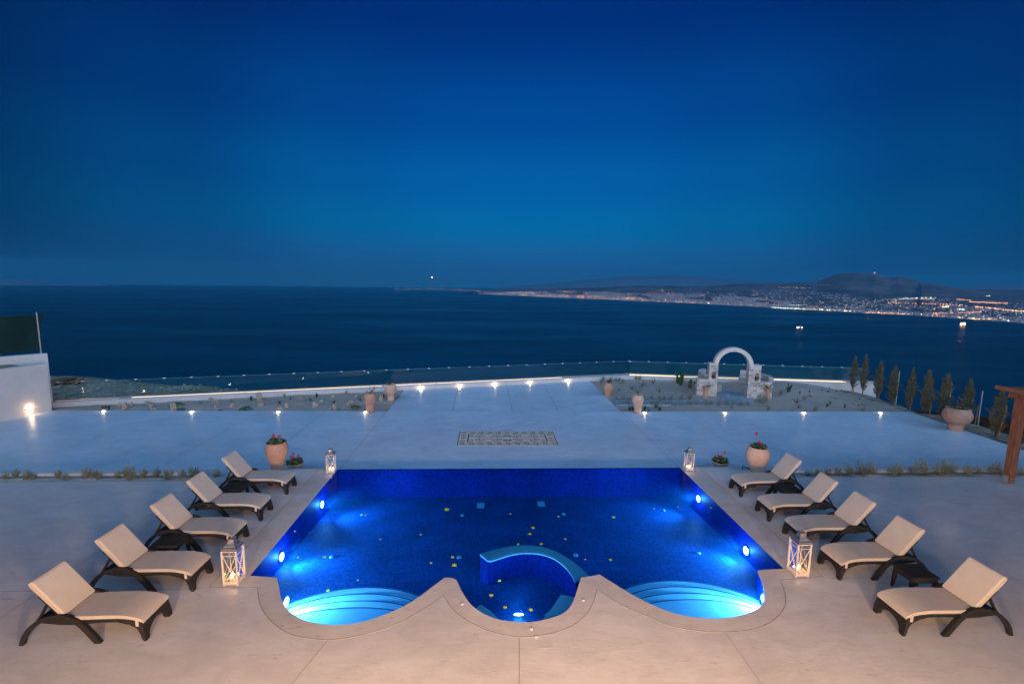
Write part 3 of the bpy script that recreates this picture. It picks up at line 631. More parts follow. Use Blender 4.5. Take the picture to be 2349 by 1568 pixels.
# ------------------------------------------------------------------ plants
def leafq(m, p, d, L, w, up=None):
    d = d.normalized(); s = d.cross(up or Vector((0, 0, 1)))
    if s.length < .05: s = Vector((1, 0, 0))
    s.normalize(); a = p+d*L*.45
    m.add([p, a+s*w/2, p+d*L, a-s*w/2], [(0, 1, 2, 3)])
def rv(rnd): 
    while 1:
        v = Vector((rnd.uniform(-1, 1), rnd.uniform(-1, 1), rnd.uniform(-1, 1)))
        if .05 < v.length < 1: return v.normalized()
def mesh_shrub(seed, n=26, h=.3, sp=.10, leafs=15, L=.028, w=.009, lean=(0, 0)):
    m = MB(); rnd = random.Random(seed)
    for i in range(n):
        a = rnd.random()*2*PI; r = sp*math.sqrt(rnd.random()); hh = h*(.55+.5*rnd.random())*(1-.35*(r/sp)); b = Vector((math.cos(a)*r*.45, math.sin(a)*r*.45, 0)); t = Vector((math.cos(a)*r+lean[0]*hh, math.sin(a)*r+lean[1]*hh, hh))
        m.beam(b, t, .0035, .0035)
        for j in range(leafs):
            f = .18+.82*j/leafs; p = b.lerp(t, f)+Vector((0, 0, 0)); d = (t-b).normalized()*.9+rv(rnd)*.9; leafq(m, p, d, L*(.7+.6*rnd.random()), w)
    return m
def mesh_blades(seed, n=22, h=.16, sp=.5, w=.012, droop=.3):
    m = MB(); rnd = random.Random(seed)
    for i in range(n):
        a = rnd.random()*2*PI; d = Vector((math.cos(a), math.sin(a), 0)); hh = h*(.6+.5*rnd.random()); k = sp*rnd.random()**.6; s = Vector((-d.y, d.x, 0))*w/2
        p0 = d*.01; p1 = d*hh*k*.45+Vector((0, 0, hh*.6)); p2 = d*hh*k*(1+.2*droop)+Vector((0, 0, hh*(1-droop*k)))
        m.add([p0-s, p0+s, p1+s*.8, p1-s*.8, p2], [(0, 1, 2, 3), (3, 2, 4)])
    return m
def mesh_mat(seed, R=.3, h=.1, n=420):
    m = MB(); rnd = random.Random(seed)
    for i in range(n):
        a = rnd.random()*2*PI; r = R*math.sqrt(rnd.random()); rr = r*(1+.25*math.sin(3*a+seed)); z = h*(1-(r/R)**2)*(.6+.5*rnd.random()); p = Vector((rr*math.cos(a), rr*math.sin(a)*.7, z)); d = rv(rnd); d.z = abs(d.z)+.3; leafq(m, p, d, .04, .018)
    return m
def mesh_twigs(seed, h=.25, n=5, leaf=.03, nl=26):
    m = MB(); rnd = random.Random(seed)
    for i in range(n):
        a = rnd.random()*2*PI; p = Vector((0, 0, 0)); d = Vector((math.cos(a)*.5, math.sin(a)*.5, 1)); pts = [p]
        for j in range(5): d = (d+rv(rnd)*.5).normalized(); d.z = abs(d.z)*.8+.1; p = p+d*h/5*(.8+.5*rnd.random()); pts.append(p)
        m.tube(pts, [.006, .005, .005, .004, .003, .002], 5)
        for j in range(nl):
            k = rnd.randint(1, 4); f = rnd.random(); q = pts[k].lerp(pts[k+1], f); leafq(m, q, rv(rnd)+Vector((0, 0, .3)), leaf*(.7+.6*rnd.random()), leaf*.6)
    return m
def mesh_pads(seed, n=16, s=.1):
    m = MB(); rnd = random.Random(seed); tips = [Vector((rnd.uniform(-.12, .12), rnd.uniform(-.08, .08), 0)) for _ in range(4)]
    for i in range(n):
        b = rnd.choice(tips); d = Vector((rnd.uniform(-.7, .7), rnd.uniform(-.5, .5), .9)).normalized(); L = s*(.8+.5*rnd.random()); sd = d.cross(rv(rnd)).normalized(); nn = d.cross(sd)*.012
        ring = [b+d*L*(.5-.5*math.cos(t))+sd*L*.32*math.sin(t) for t in [2*PI*k/10 for k in range(10)]]
        m.add([p+nn for p in ring]+[p-nn for p in ring], [tuple(range(10)), tuple(range(19, 9, -1))]+[(k, (k+1) % 10, (k+1) % 10+10, k+10) for k in range(10)]); tips.append(b+d*L*.93)
    return m
def mesh_rock(seed, sx=.12, sy=.1, sz=.12, holes=.3):
    bm = bmesh.new(); bmesh.ops.create_icosphere(bm, subdivisions=3, radius=1)
    for v in bm.verts:
        p = v.co.copy(); k = 1+holes*noise.noise(p*1.6+Vector((seed*3.1, 0, 0)))*1.3+.14*noise.noise(p*5+Vector((0, seed, 0))); k -= .2*max(0, noise.noise(p*3+Vector((seed, 5, 1))))
        v.co = Vector((p.x*k*sx, p.y*k*sy, max(-.25, p.z)*k*sz+sz*.2))
    m = MB(); bm.verts.ensure_lookup_table(); m.add([v.co for v in bm.verts], [[v.index for v in f.verts] for f in bm.faces]); bm.free(); return m
def geranium(parent, z, R, seed, tall=.0, nh=3, nl=90):
    rnd = random.Random(seed); m = MB()
    for i in range(nl):
        a = rnd.random()*2*PI; r = R*math.sqrt(rnd.random()); hh = .04+.11*rnd.random()*(1-(r/R)*.3); b = Vector((r*.6*math.cos(a), r*.6*math.sin(a), z-.03)); p = Vector((r*1.15*math.cos(a), r*1.15*math.sin(a), z+hh))
        if i % 4 == 0: m.beam(b, p, .004, .004)
        n = (Vector((math.cos(a)*.4, math.sin(a)*.4, 1))+rv(rnd)*.6).normalized(); s = n.cross(Vector((1, 0, 0))).normalized(); t = n.cross(s); L = .028+.02*rnd.random()
        m.add([p+s*L*math.cos(q)*(1+.12*math.sin(5*q))+t*L*math.sin(q)*(1+.12*math.sin(5*q)) for q in [2*PI*k/9 for k in range(9)]], [tuple(range(9))])
    m.build('leaves', MT['leaf'], parent, fixn=False)
    for k in range(nh):
        a = 1.2+k*2.3+seed; r = R*.55; hh = .15+.06*rnd.random()+(tall if k == 0 else 0); p = Vector((r*math.cos(a), r*math.sin(a)*.6, z+hh)); m = MB(); m.beam((r*.5*math.cos(a), r*.4*math.sin(a), z), p, .005, .005); st = m.build('stalk', MT['leaf'], parent)
        m = MB()
        for j in range(26):
            d = rv(rnd); c = p+d*.036; s = d.cross(Vector((.3, .2, 1))).normalized(); t = d.cross(s); m.add([c+s*.019, c+t*.019, c-s*.019, c-t*.019], [(0, 1, 2, 3)])
        m.build('flower', MT['petal_red'], st, fixn=False)
def pot_profile(prof, sub=6, ripple=0., rn=0):
    out = []
    for i in range(len(prof)-1):
        p0 = prof[max(i-1, 0)]; p1, p2 = prof[i], prof[i+1]; p3 = prof[min(i+2, len(prof)-1)]
        for j in range(sub):
            t = j/sub; out.append(tuple(.5*((2*p1[c])+(-p0[c]+p2[c])*t+(2*p0[c]-5*p1[c]+4*p2[c]-p3[c])*t*t+(-p0[c]+3*p1[c]-3*p2[c]+p3[c])*t**3) for c in (0, 1)))
    out.append(prof[-1])
    if ripple:
        z1 = prof[-1][1]; res = []
        for i in range(160):
            z = z1*i/159; 
            for k in range(len(out)-1):
                if out[k][1] <= z <= out[k+1][1]: f = (z-out[k][1])/max(1e-6, out[k+1][1]-out[k][1]); rr = out[k][0]*(1-f)+out[k+1][0]*f; break
            am = ripple if z < z1*.86 else 0
            res.append((rr+am*math.sin(z/z1*rn*2*PI), z))
        out = res
    return out
def make_pot(name, loc, prof, label, m_, ripple=0., rn=0, rim=.02, wall=.02, plant=None, feet=0, cat='planter', group=None, handles=0, rz=0):
    r = empty(name, loc, label, cat, rz, group); p = pot_profile(prof, 6, ripple, rn); R, Z = p[-1]
    m = MB(); full = p+[(R+rim*.8, Z+rim*.2), (R+rim, Z+rim*.7), (R+rim*.6, Z+rim*1.3), (R-rim*.2, Z+rim*1.3), (R-wall, Z+rim*.6), (R-wall, Z-.06)]
    m.lathe(full, 48); j = m.build('jar', m_, r, smooth=True)
    m = MB(); m.lathe([(R-wall+.002, Z-.045), (.0001, Z-.035)], 24, capb=False); m.build('soil', MT['soil'], r)
    if feet:
        for k in range(3): a = k*2.1+.5; m = MB(); b = p[0][0]*.8; m.box(b*math.cos(a)-.025, b*math.cos(a)+.025, b*math.sin(a)-.025, b*math.sin(a)+.025, -.035, .004); m.build('foot', m_, r, bevel=.004)
        r.location.z += .035
    if handles:
        for s in (-1, 1):
            m = MB(); m.tube([(s*(R+.02), 0, Z-.02), (s*(R+.09), 0, Z-.02), (s*(R+.13), 0, Z-.09), (s*(R+.10), 0, Z-.17)], .02, 8); m.build('handle', m_, r, smooth=True)
    if plant: plant(r, Z)
    return r
pL = F(631, 1083.5); pR = F(1743, 1086.5)
make_pot('terracotta_jar', (pL[0], pL[1]+.15, 0), [(.15,0),(.165,.12),(.205,.30),(.275,.50),(.290,.60),(.275,.69),(.245,.755),(.24,.775)], 'tall ribbed terracotta jar of red geraniums left of the pool', MT['terracotta'], .005, 21, .022, plant=lambda r, Z: geranium(r, Z-.02, .17, 3, .06, 3), group='terracotta jars with geraniums')
make_pot('terracotta_jar', (pR[0], pR[1]+.17, 0), [(.165,0),(.19,.12),(.25,.28),(.305,.44),(.305,.54),(.27,.63),(.235,.675),(.23,.69)], 'broad pale ribbed terracotta jar of red geraniums right of the pool', MT['terracotta_plain'], .004, 17, .022, plant=lambda r, Z: geranium(r, Z-.02, .16, 8, .22, 3), group='terracotta jars with geraniums')
def bowl(u, v, lab, seed, nh):
    x, y = F(u, v, -.12); r = empty('flower_bowl', (x, y, ZL), lab, 'flower bowl', 0, 'shallow geranium bowls on the lower terrace')
    m = MB(); m.lathe([(.13, 0), (.17, .08), (.21, .16), (.235, .215), (.25, .225), (.25, .245), (.225, .245), (.215, .2)], 40); m.build('bowl', MT['terracotta_plain'], r, smooth=True)
    m = MB(); m.lathe([(.22, .21), (.0001, .215)], 24, capb=False); m.build('soil', MT['soil'], r); geranium(r, .22, .19, seed, .1, nh, 80)
bowl(676, 1061, 'shallow terracotta bowl of red geraniums beside the tall ribbed jar', 1, 4); bowl(1652, 1058, 'shallow terracotta bowl of red geraniums near the far right lantern', 5, 3)
def twigplant(seed, h, n=4, mt='leaf', nl=26):
    def f(r, Z): mesh_twigs(seed, h, n, .05, nl).build('plant', MT[mt], r, fixn=False, loc=(0, 0, Z-.04))
    return f
p1 = F(848, 947, ZL); make_pot('terracotta_urn', (p1[0], p1[1]+.1, ZL), [(.15,0),(.16,.15),(.175,.30),(.225,.42),(.255,.56),(.255,.66),(.21,.76),(.20,.79)], 'tall terracotta urn with flame marks at the left front corner of the path', MT['terracotta'], 0, 0, .02, plant=twigplant(4, .45, 4), feet=1, group='terracotta urns around the path')
p2 = gpt(896, 917); make_pot('terracotta_urn', (p2.x, p2.y, p2.z), [(.155,0),(.155,.16),(.18,.26),(.25,.38),(.28,.52),(.265,.64),(.22,.72),(.215,.74)], 'plump terracotta urn at the left far edge of the path', MT['terracotta_plain'], 0, 0, .02, plant=twigplant(9, .36, 4, 'leaf_dark', 40), group='terracotta urns around the path')
p3 = gpt(1393, 907); make_pot('terracotta_urn', (p3.x, p3.y, p3.z-.02), [(.14,0),(.155,.10),(.20,.24),(.265,.42),(.27,.52),(.23,.63),(.20,.67)], 'round terracotta urn at the right far edge of the path', MT['terracotta'], 0, 0, .02, plant=twigplant(13, .36, 5, 'leaf', 34), group='terracotta urns around the path')
p4 = F(1463, 948, ZL); make_pot('terracotta_urn', (p4[0], p4[1]+.1, ZL), [(.135,0),(.15,.14),(.19,.32),(.25,.52),(.255,.60),(.21,.70),(.195,.755)], 'smooth pale terracotta urn at the right front corner of the path', MT['terracotta_plain'], 0, 0, .02, plant=twigplant(17, .5, 4, 'leaf', 34), feet=1, group='terracotta urns around the path')
p5 = F(2202, 990, ZL); make_pot('terracotta_urn', (p5[0], p5[1]+.2, ZL), [(.235,0),(.24,.18),(.27,.27),(.40,.42),(.455,.58),(.44,.72),(.38,.84),(.36,.88)], 'huge round terracotta urn at the right edge of the lower terrace', MT['terracotta'], .003, 12, .025, plant=lambda r, Z: geranium(r, Z-.02, .27, 4, 0, 2), handles=1)
p6 = F(-7, 961, ZL); make_pot('terracotta_urn', (p6[0], p6[1], ZL), [(.15,0),(.20,.15),(.29,.35),(.33,.55),(.28,.72),(.22,.80)], 'terracotta urn with red flowers cut by the left edge of the photo', MT['terracotta_plain'], 0, 0, .02, plant=lambda r, Z: geranium(r, Z-.02, .2, 6, .1, 4), handles=1)
for k, (u, v, lab) in enumerate(((1617, 911, 'flared terracotta pot in front of the left pier of the stone arch'), (1760, 914.5, 'flared terracotta pot in front of the right pier of the stone arch'))):
    p = gpt(u, v); make_pot('flared_pot', tuple(p), [(.15,0),(.145,.05),(.115,.14),(.105,.28),(.12,.42),(.17,.52),(.185,.55)], lab, MT['terracotta'], 0, 0, .02, plant=twigplant(21+k, .42, 4 if k == 0 else 6, 'leaf', 14 if k == 0 else 50), group='flared pots in front of the arch')

# strip shrubs
SH = [mesh_shrub(s, 34, .32, .12, 18, .032, .011).build('silvery_shrub', MT['leaf_grey'], fixn=False) for s in range(2)]+[mesh_shrub(5, 38, .40, .13, 20, .032, .011, lean=(-.45, 0)).build('silvery_shrub', MT['leaf_grey'], fixn=False), mesh_shrub(6, 26, .28, .09, 16, .032, .011, lean=(.35, 0)).build('silvery_shrub', MT['leaf_grey'], fixn=False)]
used = set()
def place(lib, k, loc, s, rz, lab, cat, group=None, sz=None):
    o = lib[k]
    if o.name in used: o = lib[k].copy(); COL.objects.link(o)
    used.add(o.name); o.location = loc; o.scale = (s, s, sz or s); o.rotation_euler = (0, 0, rz); tag(o, lab, cat, group); return o
xs1 = [(20, .75, 0), (55, 1.1, 3), (145, 1.2, 3), (190, .7, 0), (312, 1.05, 3), (390, .75, 0), (507, 1.2, 1), (552, .9, 0), (582, .95, 3), (684, 1.05, 3), (752, 1.3, 1), (785, 1.1, 0), (835, 1.2, 3), (910, 1.15, 3), (1010, 1.15, 1), (1085, .95, 0), (1150, 1.2, 1), (1182, 1., 1), (1277, 1.15, 3)]
for i, (x, s, k) in enumerate(xs1):
    u = (x/1.5145)/1.7445; v = (1700+326/1.5145)/1.7445; p = F(u, v); 
    place(SH, k, (p[0], 11.88+.06*math.sin(i*2.1), -.04), s*1.0, i*1.3 if k < 2 else 0, 'silvery green shrub, %s from the left edge of the photo in the left planting strip' % ORD[i], 'shrub', 'shrubs in the planting strips')
xs2 = [(-300, .9, 0), (-115, .8, 1), (60, .7, 0), (160, 1., 1), (288, .9, 0), (398, 1., 1), (515, 1.2, 2), (640, 1.3, 2), (695, 1.05, 0), (765, 1.25, 2), (935, 1.2, 0), (1045, 1.15, 2), (1195, 1.15, 1), (1305, 1.5, 2), (1440, 1.1, 2), (1540, 1.45, 2), (1605, 1.35, 1), (1740, 1.25, 1), (1875, .9, 2), (2020, 1.2, 0), (2110, 1.15, 2), (2290, .9, 1)]
for i, (x, s, k) in enumerate(xs2):
    u = (3200+x/2.614)/1.7445; v = (1350+1420/2.614)/1.7445; p = F(u, v)
    place(SH, k, (p[0], 11.84+.06*math.sin(i*1.7), -.04), s*.92, i*1.9 if k < 2 else .2*math.sin(i), 'silvery green shrub, %s from the pool in the right planting strip' % ORD[i], 'shrub', 'shrubs in the planting strips')

# garden plants and rocks
LAV = [mesh_shrub(s, 24, .28, .09, 13, .034, .011, lean=(.15*(s-30), 0)).build('lavender', MT['leaf_grey'], fixn=False) for s in (30, 31, 32)]
AG = [mesh_blades(s, 20, .2, .75, .022, .25).build('aloe', MT['leaf_dark'], fixn=False) for s in (1, 2)]
MAT_ = [mesh_mat(s).build('creeping_plant', MT['leaf'], fixn=False) for s in (1, 2)]
PUR = [mesh_twigs(s, .26, 6, .03, 20).build('bare_twiggy_plant', mat('purple_twig', (.07, .035, .04), .8), fixn=False) for s in (3,)]
BSH = [mesh_twigs(s, .38, 4, .055, 26).build('young_rose_bush', MT['leaf'], fixn=False) for s in (41, 42)]
PAD = [mesh_pads(s, 26, .17).build('prickly_pear', MT['leaf_dark']) for s in (1, 5)]
def dz(zx, zy, sc_, ox, oy): return ((ox+zx/sc_)/1.7445, (oy+zy/sc_)/1.7445)
ZB, ZC, ZD, Z8 = (3.356, 400, 1350), (3.915, 1100, 1400), (4.698, 2400, 1450), (2.851, 2700, 1350)
PL = [] # (u,v,lib,k,scale,cat,desc)
def row(z, items, lib, cat, desc, area):
    pts = sorted([(dz(x, y, *z), k, s) for x, y, k, s in items])
    for (q, k, s) in pts: PL.append((q[0], q[1], lib, k, s, cat, desc, area))
row(ZD, [(305,680,0,.8),(440,688,1,1.1),(560,690,2,.9),(840,680,0,1.1),(970,685,1,1.),(1100,688,2,1.),(1210,692,0,1.),(1340,688,1,1.2),(1510,682,2,1.2),(1690,690,0,1.7)], LAV, 'lavender', 'grey green lavender tuft', 'in the row behind the flagstone strip')
row(ZD, [(530,790,0,1.2),(960,795,1,1.2),(1065,790,2,1.3),(1210,800,0,1.2),(1345,800,1,1.3),(1525,806,2,1.),(1685,804,0,1.3),(1825,800,1,1.3),(1990,800,2,1.2),(2090,802,0,1.2),(2245,800,1,1.3)]+[((x/2.851+300)*4.698, ((y/2.851-100)*4.698), k, s) for x, y, k, s in ((590,772,0,1.2),(662,766,2,1.1),(755,774,1,1.1),(828,778,0,1.))], LAV, 'lavender', 'pale lavender tuft', 'in the row in front of the flagstone strip')
row(Z8, [(960,740,1,1.9),(1010,755,2,1.8),(1210,650,0,1.2),(1590,838,2,1.3),(1065,828,0,1.),(2145,840,1,1.),(650,810,0,.9)], LAV, 'lavender', 'grey tufted shrub', 'in the gravel around the stone arch')
row(ZD, [(20,390,0,1.3),(60,345,1,1.3),(190,365,2,1.5),(295,345,0,1.1),(355,350,1,1.1),(410,405,2,1.5),(680,315,0,1.1),(735,330,2,1.3)], LAV, 'lavender', 'dusty green tuft', 'behind the round urn near the parapet')
row(ZD, [(560,912,0,1.5),(620,905,1,1.6),(840,905,0,1.4),(1050,860,1,1.4),(1120,915,0,1.4),(920,918,1,.7)], AG, 'aloe', 'dark green aloe', 'at the front edge of the right garden')
row(Z8, [(1425,615,0,.9),(1530,618,1,.8),(1680,605,0,.6),(1760,580,1,.6),(1745,625,0,.7),(1840,615,1,.6),(1900,600,0,.6),(1930,628,1,.8),(1965,630,0,.6),(1735,790,1,1.1),(1935,805,0,1.1),(1335,842,1,.5),(1770,760,0,.9),(2090,780,0,.5)], AG, 'aloe', 'small dark aloe', 'on the gravel mound right of the arch')
row(Z8, [(1545,675,0,.8),(1480,705,0,.9),(1390,750,0,1.3),(1405,808,0,1.)], PUR, 'twiggy plant', 'purple brown twiggy plant', 'right of the stone arch')
row(ZD, [(600,505,0,1.1),(790,445,0,1.5)], PUR, 'twiggy plant', 'purple brown twiggy plant', 'left of the stone arch')
row(ZD, [(1010,405,0,1.),(1190,320,1,.7),(1120,575,1,1.),(335,540,0,.55)], BSH, 'rose bush', 'young rose bush with sparse green leaves', 'left of the stone arch')
row(ZD, [(1480,390,0,1.15),(1540,430,1,1.),(1690,480,1,.8)], PAD, 'cactus', 'dark prickly pear', 'growing against the left curved bench')
row(Z8, [(1285,612,0,.75)], PAD, 'cactus', 'dark prickly pear', 'right of the right flared pot')
row(Z8, [(1830,692,0,.35),(2100,702,1,.35),(2140,768,0,.4),(2250,712,1,.5),(2030,760,0,.3)], MAT_, 'ground plant', 'flat green creeping plant', 'on the right gravel mound')
row(ZB, [(1040,905,0,1.15),(1090,978,1,.8),(1955,968,0,1.3),(1615,978,1,.4),(680,978,0,.5),(1355,880,1,.4),(65,935,0,.6),(1770,862,1,.4)], MAT_, 'ground plant', 'low green creeping plant', 'in the left half of the left garden')
row(ZC, [(1250,905,1,1.1),(1000,940,0,.0001+.4)], MAT_, 'ground plant', 'low green creeping plant', 'in the right half of the left garden')
row(ZB, [(120,972,0,1.2),(960,972,1,1.3),(2030,850,0,1.4)], AG, 'aloe', 'spiky aloe', 'in the left half of the left garden')
row(ZC, [(75,845,0,1.1),(240,775,1,.8),(655,748,0,1.4),(555,798,1,1.),(920,850,0,1.2),(1700,745,1,1.2)], AG, 'aloe', 'spiky aloe', 'in the right half of the left garden')
row(ZC, [(150,735,0,.9),(1115,688,1,.9),(480,800,2,.6)], LAV, 'tuft', 'grey green tuft', 'in the left garden')
row(ZC, [(1340,795,0,1.1)], PUR, 'twiggy plant', 'reddish bare twiggy plant', 'left of the tall urn with flame marks')
cnt = {}
tot = {}
for it in PL: tot[(it[6], it[7])] = tot.get((it[6], it[7]), 0)+1
for i, (u, v, lib, k, s, cat, desc, area) in enumerate(PL):
    key = (desc, area); c = cnt.get(key, 0); cnt[key] = c+1; p = gpt(u, v)
    lab = desc+' '+area if tot[key] == 1 else '%s %s, %s from the left' % (desc, area, ORD[c])
    place(lib, k, (p.x, p.y, p.z-.01), s, (i*1.7) % 6.28 if lib not in (LAV,) else .4*math.sin(i), lab, cat, 'garden plants: '+cat)
RK = [mesh_rock(1, .13, .1, .15), mesh_rock(2, .12, .1, .24, .4), mesh_rock(4, .2, .12, .12, .7), mesh_rock(7, .13, .1, .10, .3)]
RK = [m.build('garden_rock', MT['rock'], smooth='auto') for m in RK]
ROCKS = [(dz(x, y, *ZB), k, s) for x, y, k, s in ((255,912,0,.75),(338,955,1,1.),(320,970,3,.8),(425,905,1,.5),(640,885,2,.8),(690,930,2,.9),(720,972,3,1.),(985,975,1,1.15),(1490,835,2,1.),(1565,870,2,.9),(1550,930,1,.5),(1768,920,0,.9),(2140,835,1,1.3),(2160,912,0,1.15),(1860,975,3,.7))]+[(dz(x, y, *ZC), k, s) for x, y, k, s in ((75,925,2,.8),(180,885,0,1.05),(420,750,3,.9),(635,875,0,1.2),(725,805,3,.8),(910,738,0,.9),(930,912,1,.8),(870,920,3,.7),(1185,820,3,1.1),(1140,850,2,.6),(1270,735,0,.7),(1180,905,3,.6),(1655,790,1,1.),(1720,690,0,1.),(1440,660,0,.6))]
for i, ((u, v), k, s) in enumerate(sorted(ROCKS)):
    p = gpt(u, v); n = ORD[i] if i < 30 else 'last'
    place(RK, k, (p.x, p.y, p.z-.02), s, i*2.3, '%s limestone rock, %s from the left in the left gravel garden' % (('squat tan', 'upright tan', 'twisted pitted', 'low pale')[k], n), 'rock', 'rocks in the left gravel garden')

# ------------------------------------------------------------------ cypresses
def mesh_cypress(seed, h=1.9, R=.21):
    m = MB(); rnd = random.Random(seed); plumes = []
    for i in range(92):
        z = h*(.08+.86*(i/92)); a = rnd.random()*2*PI; env = R*math.sin(min(1, (z/h)*1.25+.22)*PI*.62)*(1.15-z/h*.8) if z/h < .8 else R*.32*(1.25-z/h)
        out = 1.0 if rnd.random() > .07 else 1.7; b = Vector((0, 0, z-.12)); t = Vector((math.cos(a)*env*out, math.sin(a)*env*out, z+.13+.12*rnd.random())); plumes.append((b, t))
    plumes.append((Vector((0, 0, h*.8)), Vector((.03, 0, h*1.06)))); plumes.append((Vector((0, 0, h*.8)), Vector((-.02, .02, h))))
    for b, t in plumes:
        for j in range(34):
            f = .25+.78*rnd.random(); p = b.lerp(t, f)+rv(rnd)*.045*(1.15-f); d = (t-b).normalized()+rv(rnd)*.55+Vector((0, 0, .25)); leafq(m, p, d, .07+.05*rnd.random(), .013+.006*rnd.random(), rv(rnd))
    return m
def make_cypress(seed):
    r = empty('cypress', (0, 0, 0), None, None); mesh_cypress(seed).build('crown', MT['cypress'], r, fixn=False)
    m = MB(); m.tube([(0, 0, -.05), (.01, 0, .5), (0, .01, 1.1), (0, 0, 1.7)], [.024, .018, .012, .005], 7); m.build('trunk', MT['bark'], r, smooth=True); return r
CY_ = [make_cypress(s) for s in (1, 2, 3)]
def z9(x, y): return ((3200+x/2.614)/1.7445, (1350+y/2.614)/1.7445)
cyl = [(545,548,195,.95),(655,580,180,1.05),(800,632,245,1.1),(955,695,290,1.05),(1130,748,320,1.0),(1310,810,340,1.2),(1490,868,380,1.25),(1735,930,440,1.2),(2040,1050,530,1.25),(2275,1140,760,1.1)]
def height_for(p, vt):
    lo, hi = .1, 5.
    for _ in range(30):
        mid = (lo+hi)/2; q = Vector((p[0], p[1], p[2]+mid))-Vector((0, 0, H)); vv = CY-FPX*q.dot(CAMU)/q.dot(CAMF)
        if vv > vt: lo = mid
        else: hi = mid
    return lo
for i, (x, yb, yt, w) in enumerate(cyl):
    u, v = z9(x, yb); p = F3(u, v, -.5); h = height_for(p, z9(x, yt)[1])/2.0
    o = CY_[i] if i < 3 else copy_tree(CY_[i % 3]); o.location = p; o.scale = (w*1.0, w*1.0, h); o.rotation_euler = (0, .03*math.sin(i*2), i*1.1)
    tag(o, 'young wind-blown cypress, %s from the left in the row at the right edge' % ORD[i], 'cypress tree', 'young cypresses at the right edge')
pcy = F3(-9, 850, 1.4); o = copy_tree(CY_[1]); o.location = (-20.4, 18.6, 1.4); o.scale = (1.3, 1.3, 1.05); tag(o, 'brownish cypress cut by the left edge of the photo in front of the net', 'cypress tree')
STK = [(965,452,965,690),(1132,500,1125,745),(1322,670,1328,808),(2075,718,2022,1055),(1806,725,1795,900),(545,400,542,545),(806,400,800,628)]
for i, (xt, yt, xb, yb) in enumerate(STK):
    u, v = z9(xb, yb); b = F3(u, v, -.5); b.y -= .12; h = height_for(b, z9(xt, yt)[1]); m = MB(); m.tube([(0, 0, -.1), ((xt-xb)*.004, 0, h)], .02, 8); o = m.build('wooden_stake', MT['stake'], loc=b, smooth='auto'); tag(o, 'thin wooden stake tied to a cypress, %s stake %s' % (('third','fourth','fifth','last','sixth','first','second')[i], 'from the left'), 'stake', 'stakes supporting the cypresses')
for i, (xt, yt, xb, yb) in enumerate(((848,310,838,520),(1037,355,1003,680),(1562,480,1545,800),(1890,558,1858,925))):
    u, v = z9(xb, yb); b = F3(u, v, -.6); h = height_for(b, z9(xt, yt)[1]); m = MB(); m.tube([(0, 0, -.3), (0, 0, h)], .022, 10); o = m.build('metal_pole', MT['galv'], loc=b, smooth='auto'); tag(o, 'bare grey metal pole among the cypresses, %s from the left' % ORD[i], 'pole', 'fence poles behind the cypresses')
# soil shoulder and slope on the right
m = MB(); ns, nt_ = 80, 14; vs = []
edge = [(19.7, 26.3), (19.55, 23.5), (18.95, 19.5), (18.62, 16.8), (18.40, 14.1), (18.28, 12.4), (18.2, 8)]
def edge_at(s):
    k = s*(len(edge)-1); i = min(int(k), len(edge)-2); f = k-i; return Vector(edge[i]).lerp(Vector(edge[i+1]), f)
for i in range(ns+1):
    s = i/ns; e = edge_at(s)
    for j in range(nt_+1):
        t = j/nt_; wdt = .9+1.8*s; x = e.x+.004+t*wdt*1.6; z = ZL-.06-.10*t-.9*max(0, t-.6)**1.1*3+.04*noise.noise(Vector((x*2, e.y*2+s*20, 3)))
        if e.y > 19.46: z = gz_right(19.6, e.y, 0)-.03-.10*t-2.5*max(0, t-.6)**1.1
        vs.append((x, e.y, z))
m.add(vs, [(i*(nt_+1)+j, i*(nt_+1)+j+1, (i+1)*(nt_+1)+j+1, (i+1)*(nt_+1)+j) for i in range(ns) for j in range(nt_)]); struct(m.build('earth_bank', MT['rubble'], smooth=True))

# ------------------------------------------------------------------ parapet, glass railing
MT['led'] = emat('led_strip', (1., .78, .55), 2.3); MT['led_dim'] = emat('led_strip_dim', (1., .74, .50), .6)
MT['rail_glass'] = glass_sheet('railing_glass', (.84, .95, .94), 1.0, .015, .020, 0, ior=1.5)
MT['parapet'] = mat('parapet_plaster', (.56, .47, .42), .8, .3, .08, 2, .25, 30)
gr = empty('glass_railing', (PB.x, PB.y, ZL), 'frameless glass railing with lit base on a low white parapet above the sea', 'glass railing')
gr.location = (0, 0, 0)
ztop = -.20
def seg(m, a, b, o0, o1, z0, z1):
    d = (b-a).normalized(); n = Vector((-d.y, d.x))
    p = [a+n*o0, b+n*o0, b+n*o1, a+n*o1]; m.add([(q.x, q.y, z0) for q in p]+[(q.x, q.y, z1) for q in p], [(0,3,2,1),(4,5,6,7),(0,1,5,4),(1,2,6,5),(2,3,7,6),(3,0,4,7)])
PA2 = PA-(PB-PA).normalized()*4
for a, b in ((PA2, PB), (PB, PC)):
    m = MB(); seg(m, a, b, -.13, .16, -1.6, ztop); m.build('parapet_wall', MT['parapet'], gr, bevel=.008)
    m = MB(); seg(m, a, b, .10, .16, ztop+.001, ztop+.085); m.build('base_channel', MT['steel'], gr)
def onrail(u): # point on the rail line whose image column is u
    best = None
    for a, b in ((PA2, PB), (PB, PC)):
        lo, hi = 0., 1.
        def uu(t): q = Vector((*(a+(b-a)*t), ztop))-Vector((0, 0, H)); return CX+FPX*q.dot(CAMR)/q.dot(CAMF)
        if uu(0)-1 <= u <= uu(1)+1:
            for _ in range(30):
                mid = (lo+hi)/2
                if uu(mid) < u: lo = mid
                else: hi = mid
            return a+(b-a)*lo
    return PB if u > 1400 else PA2
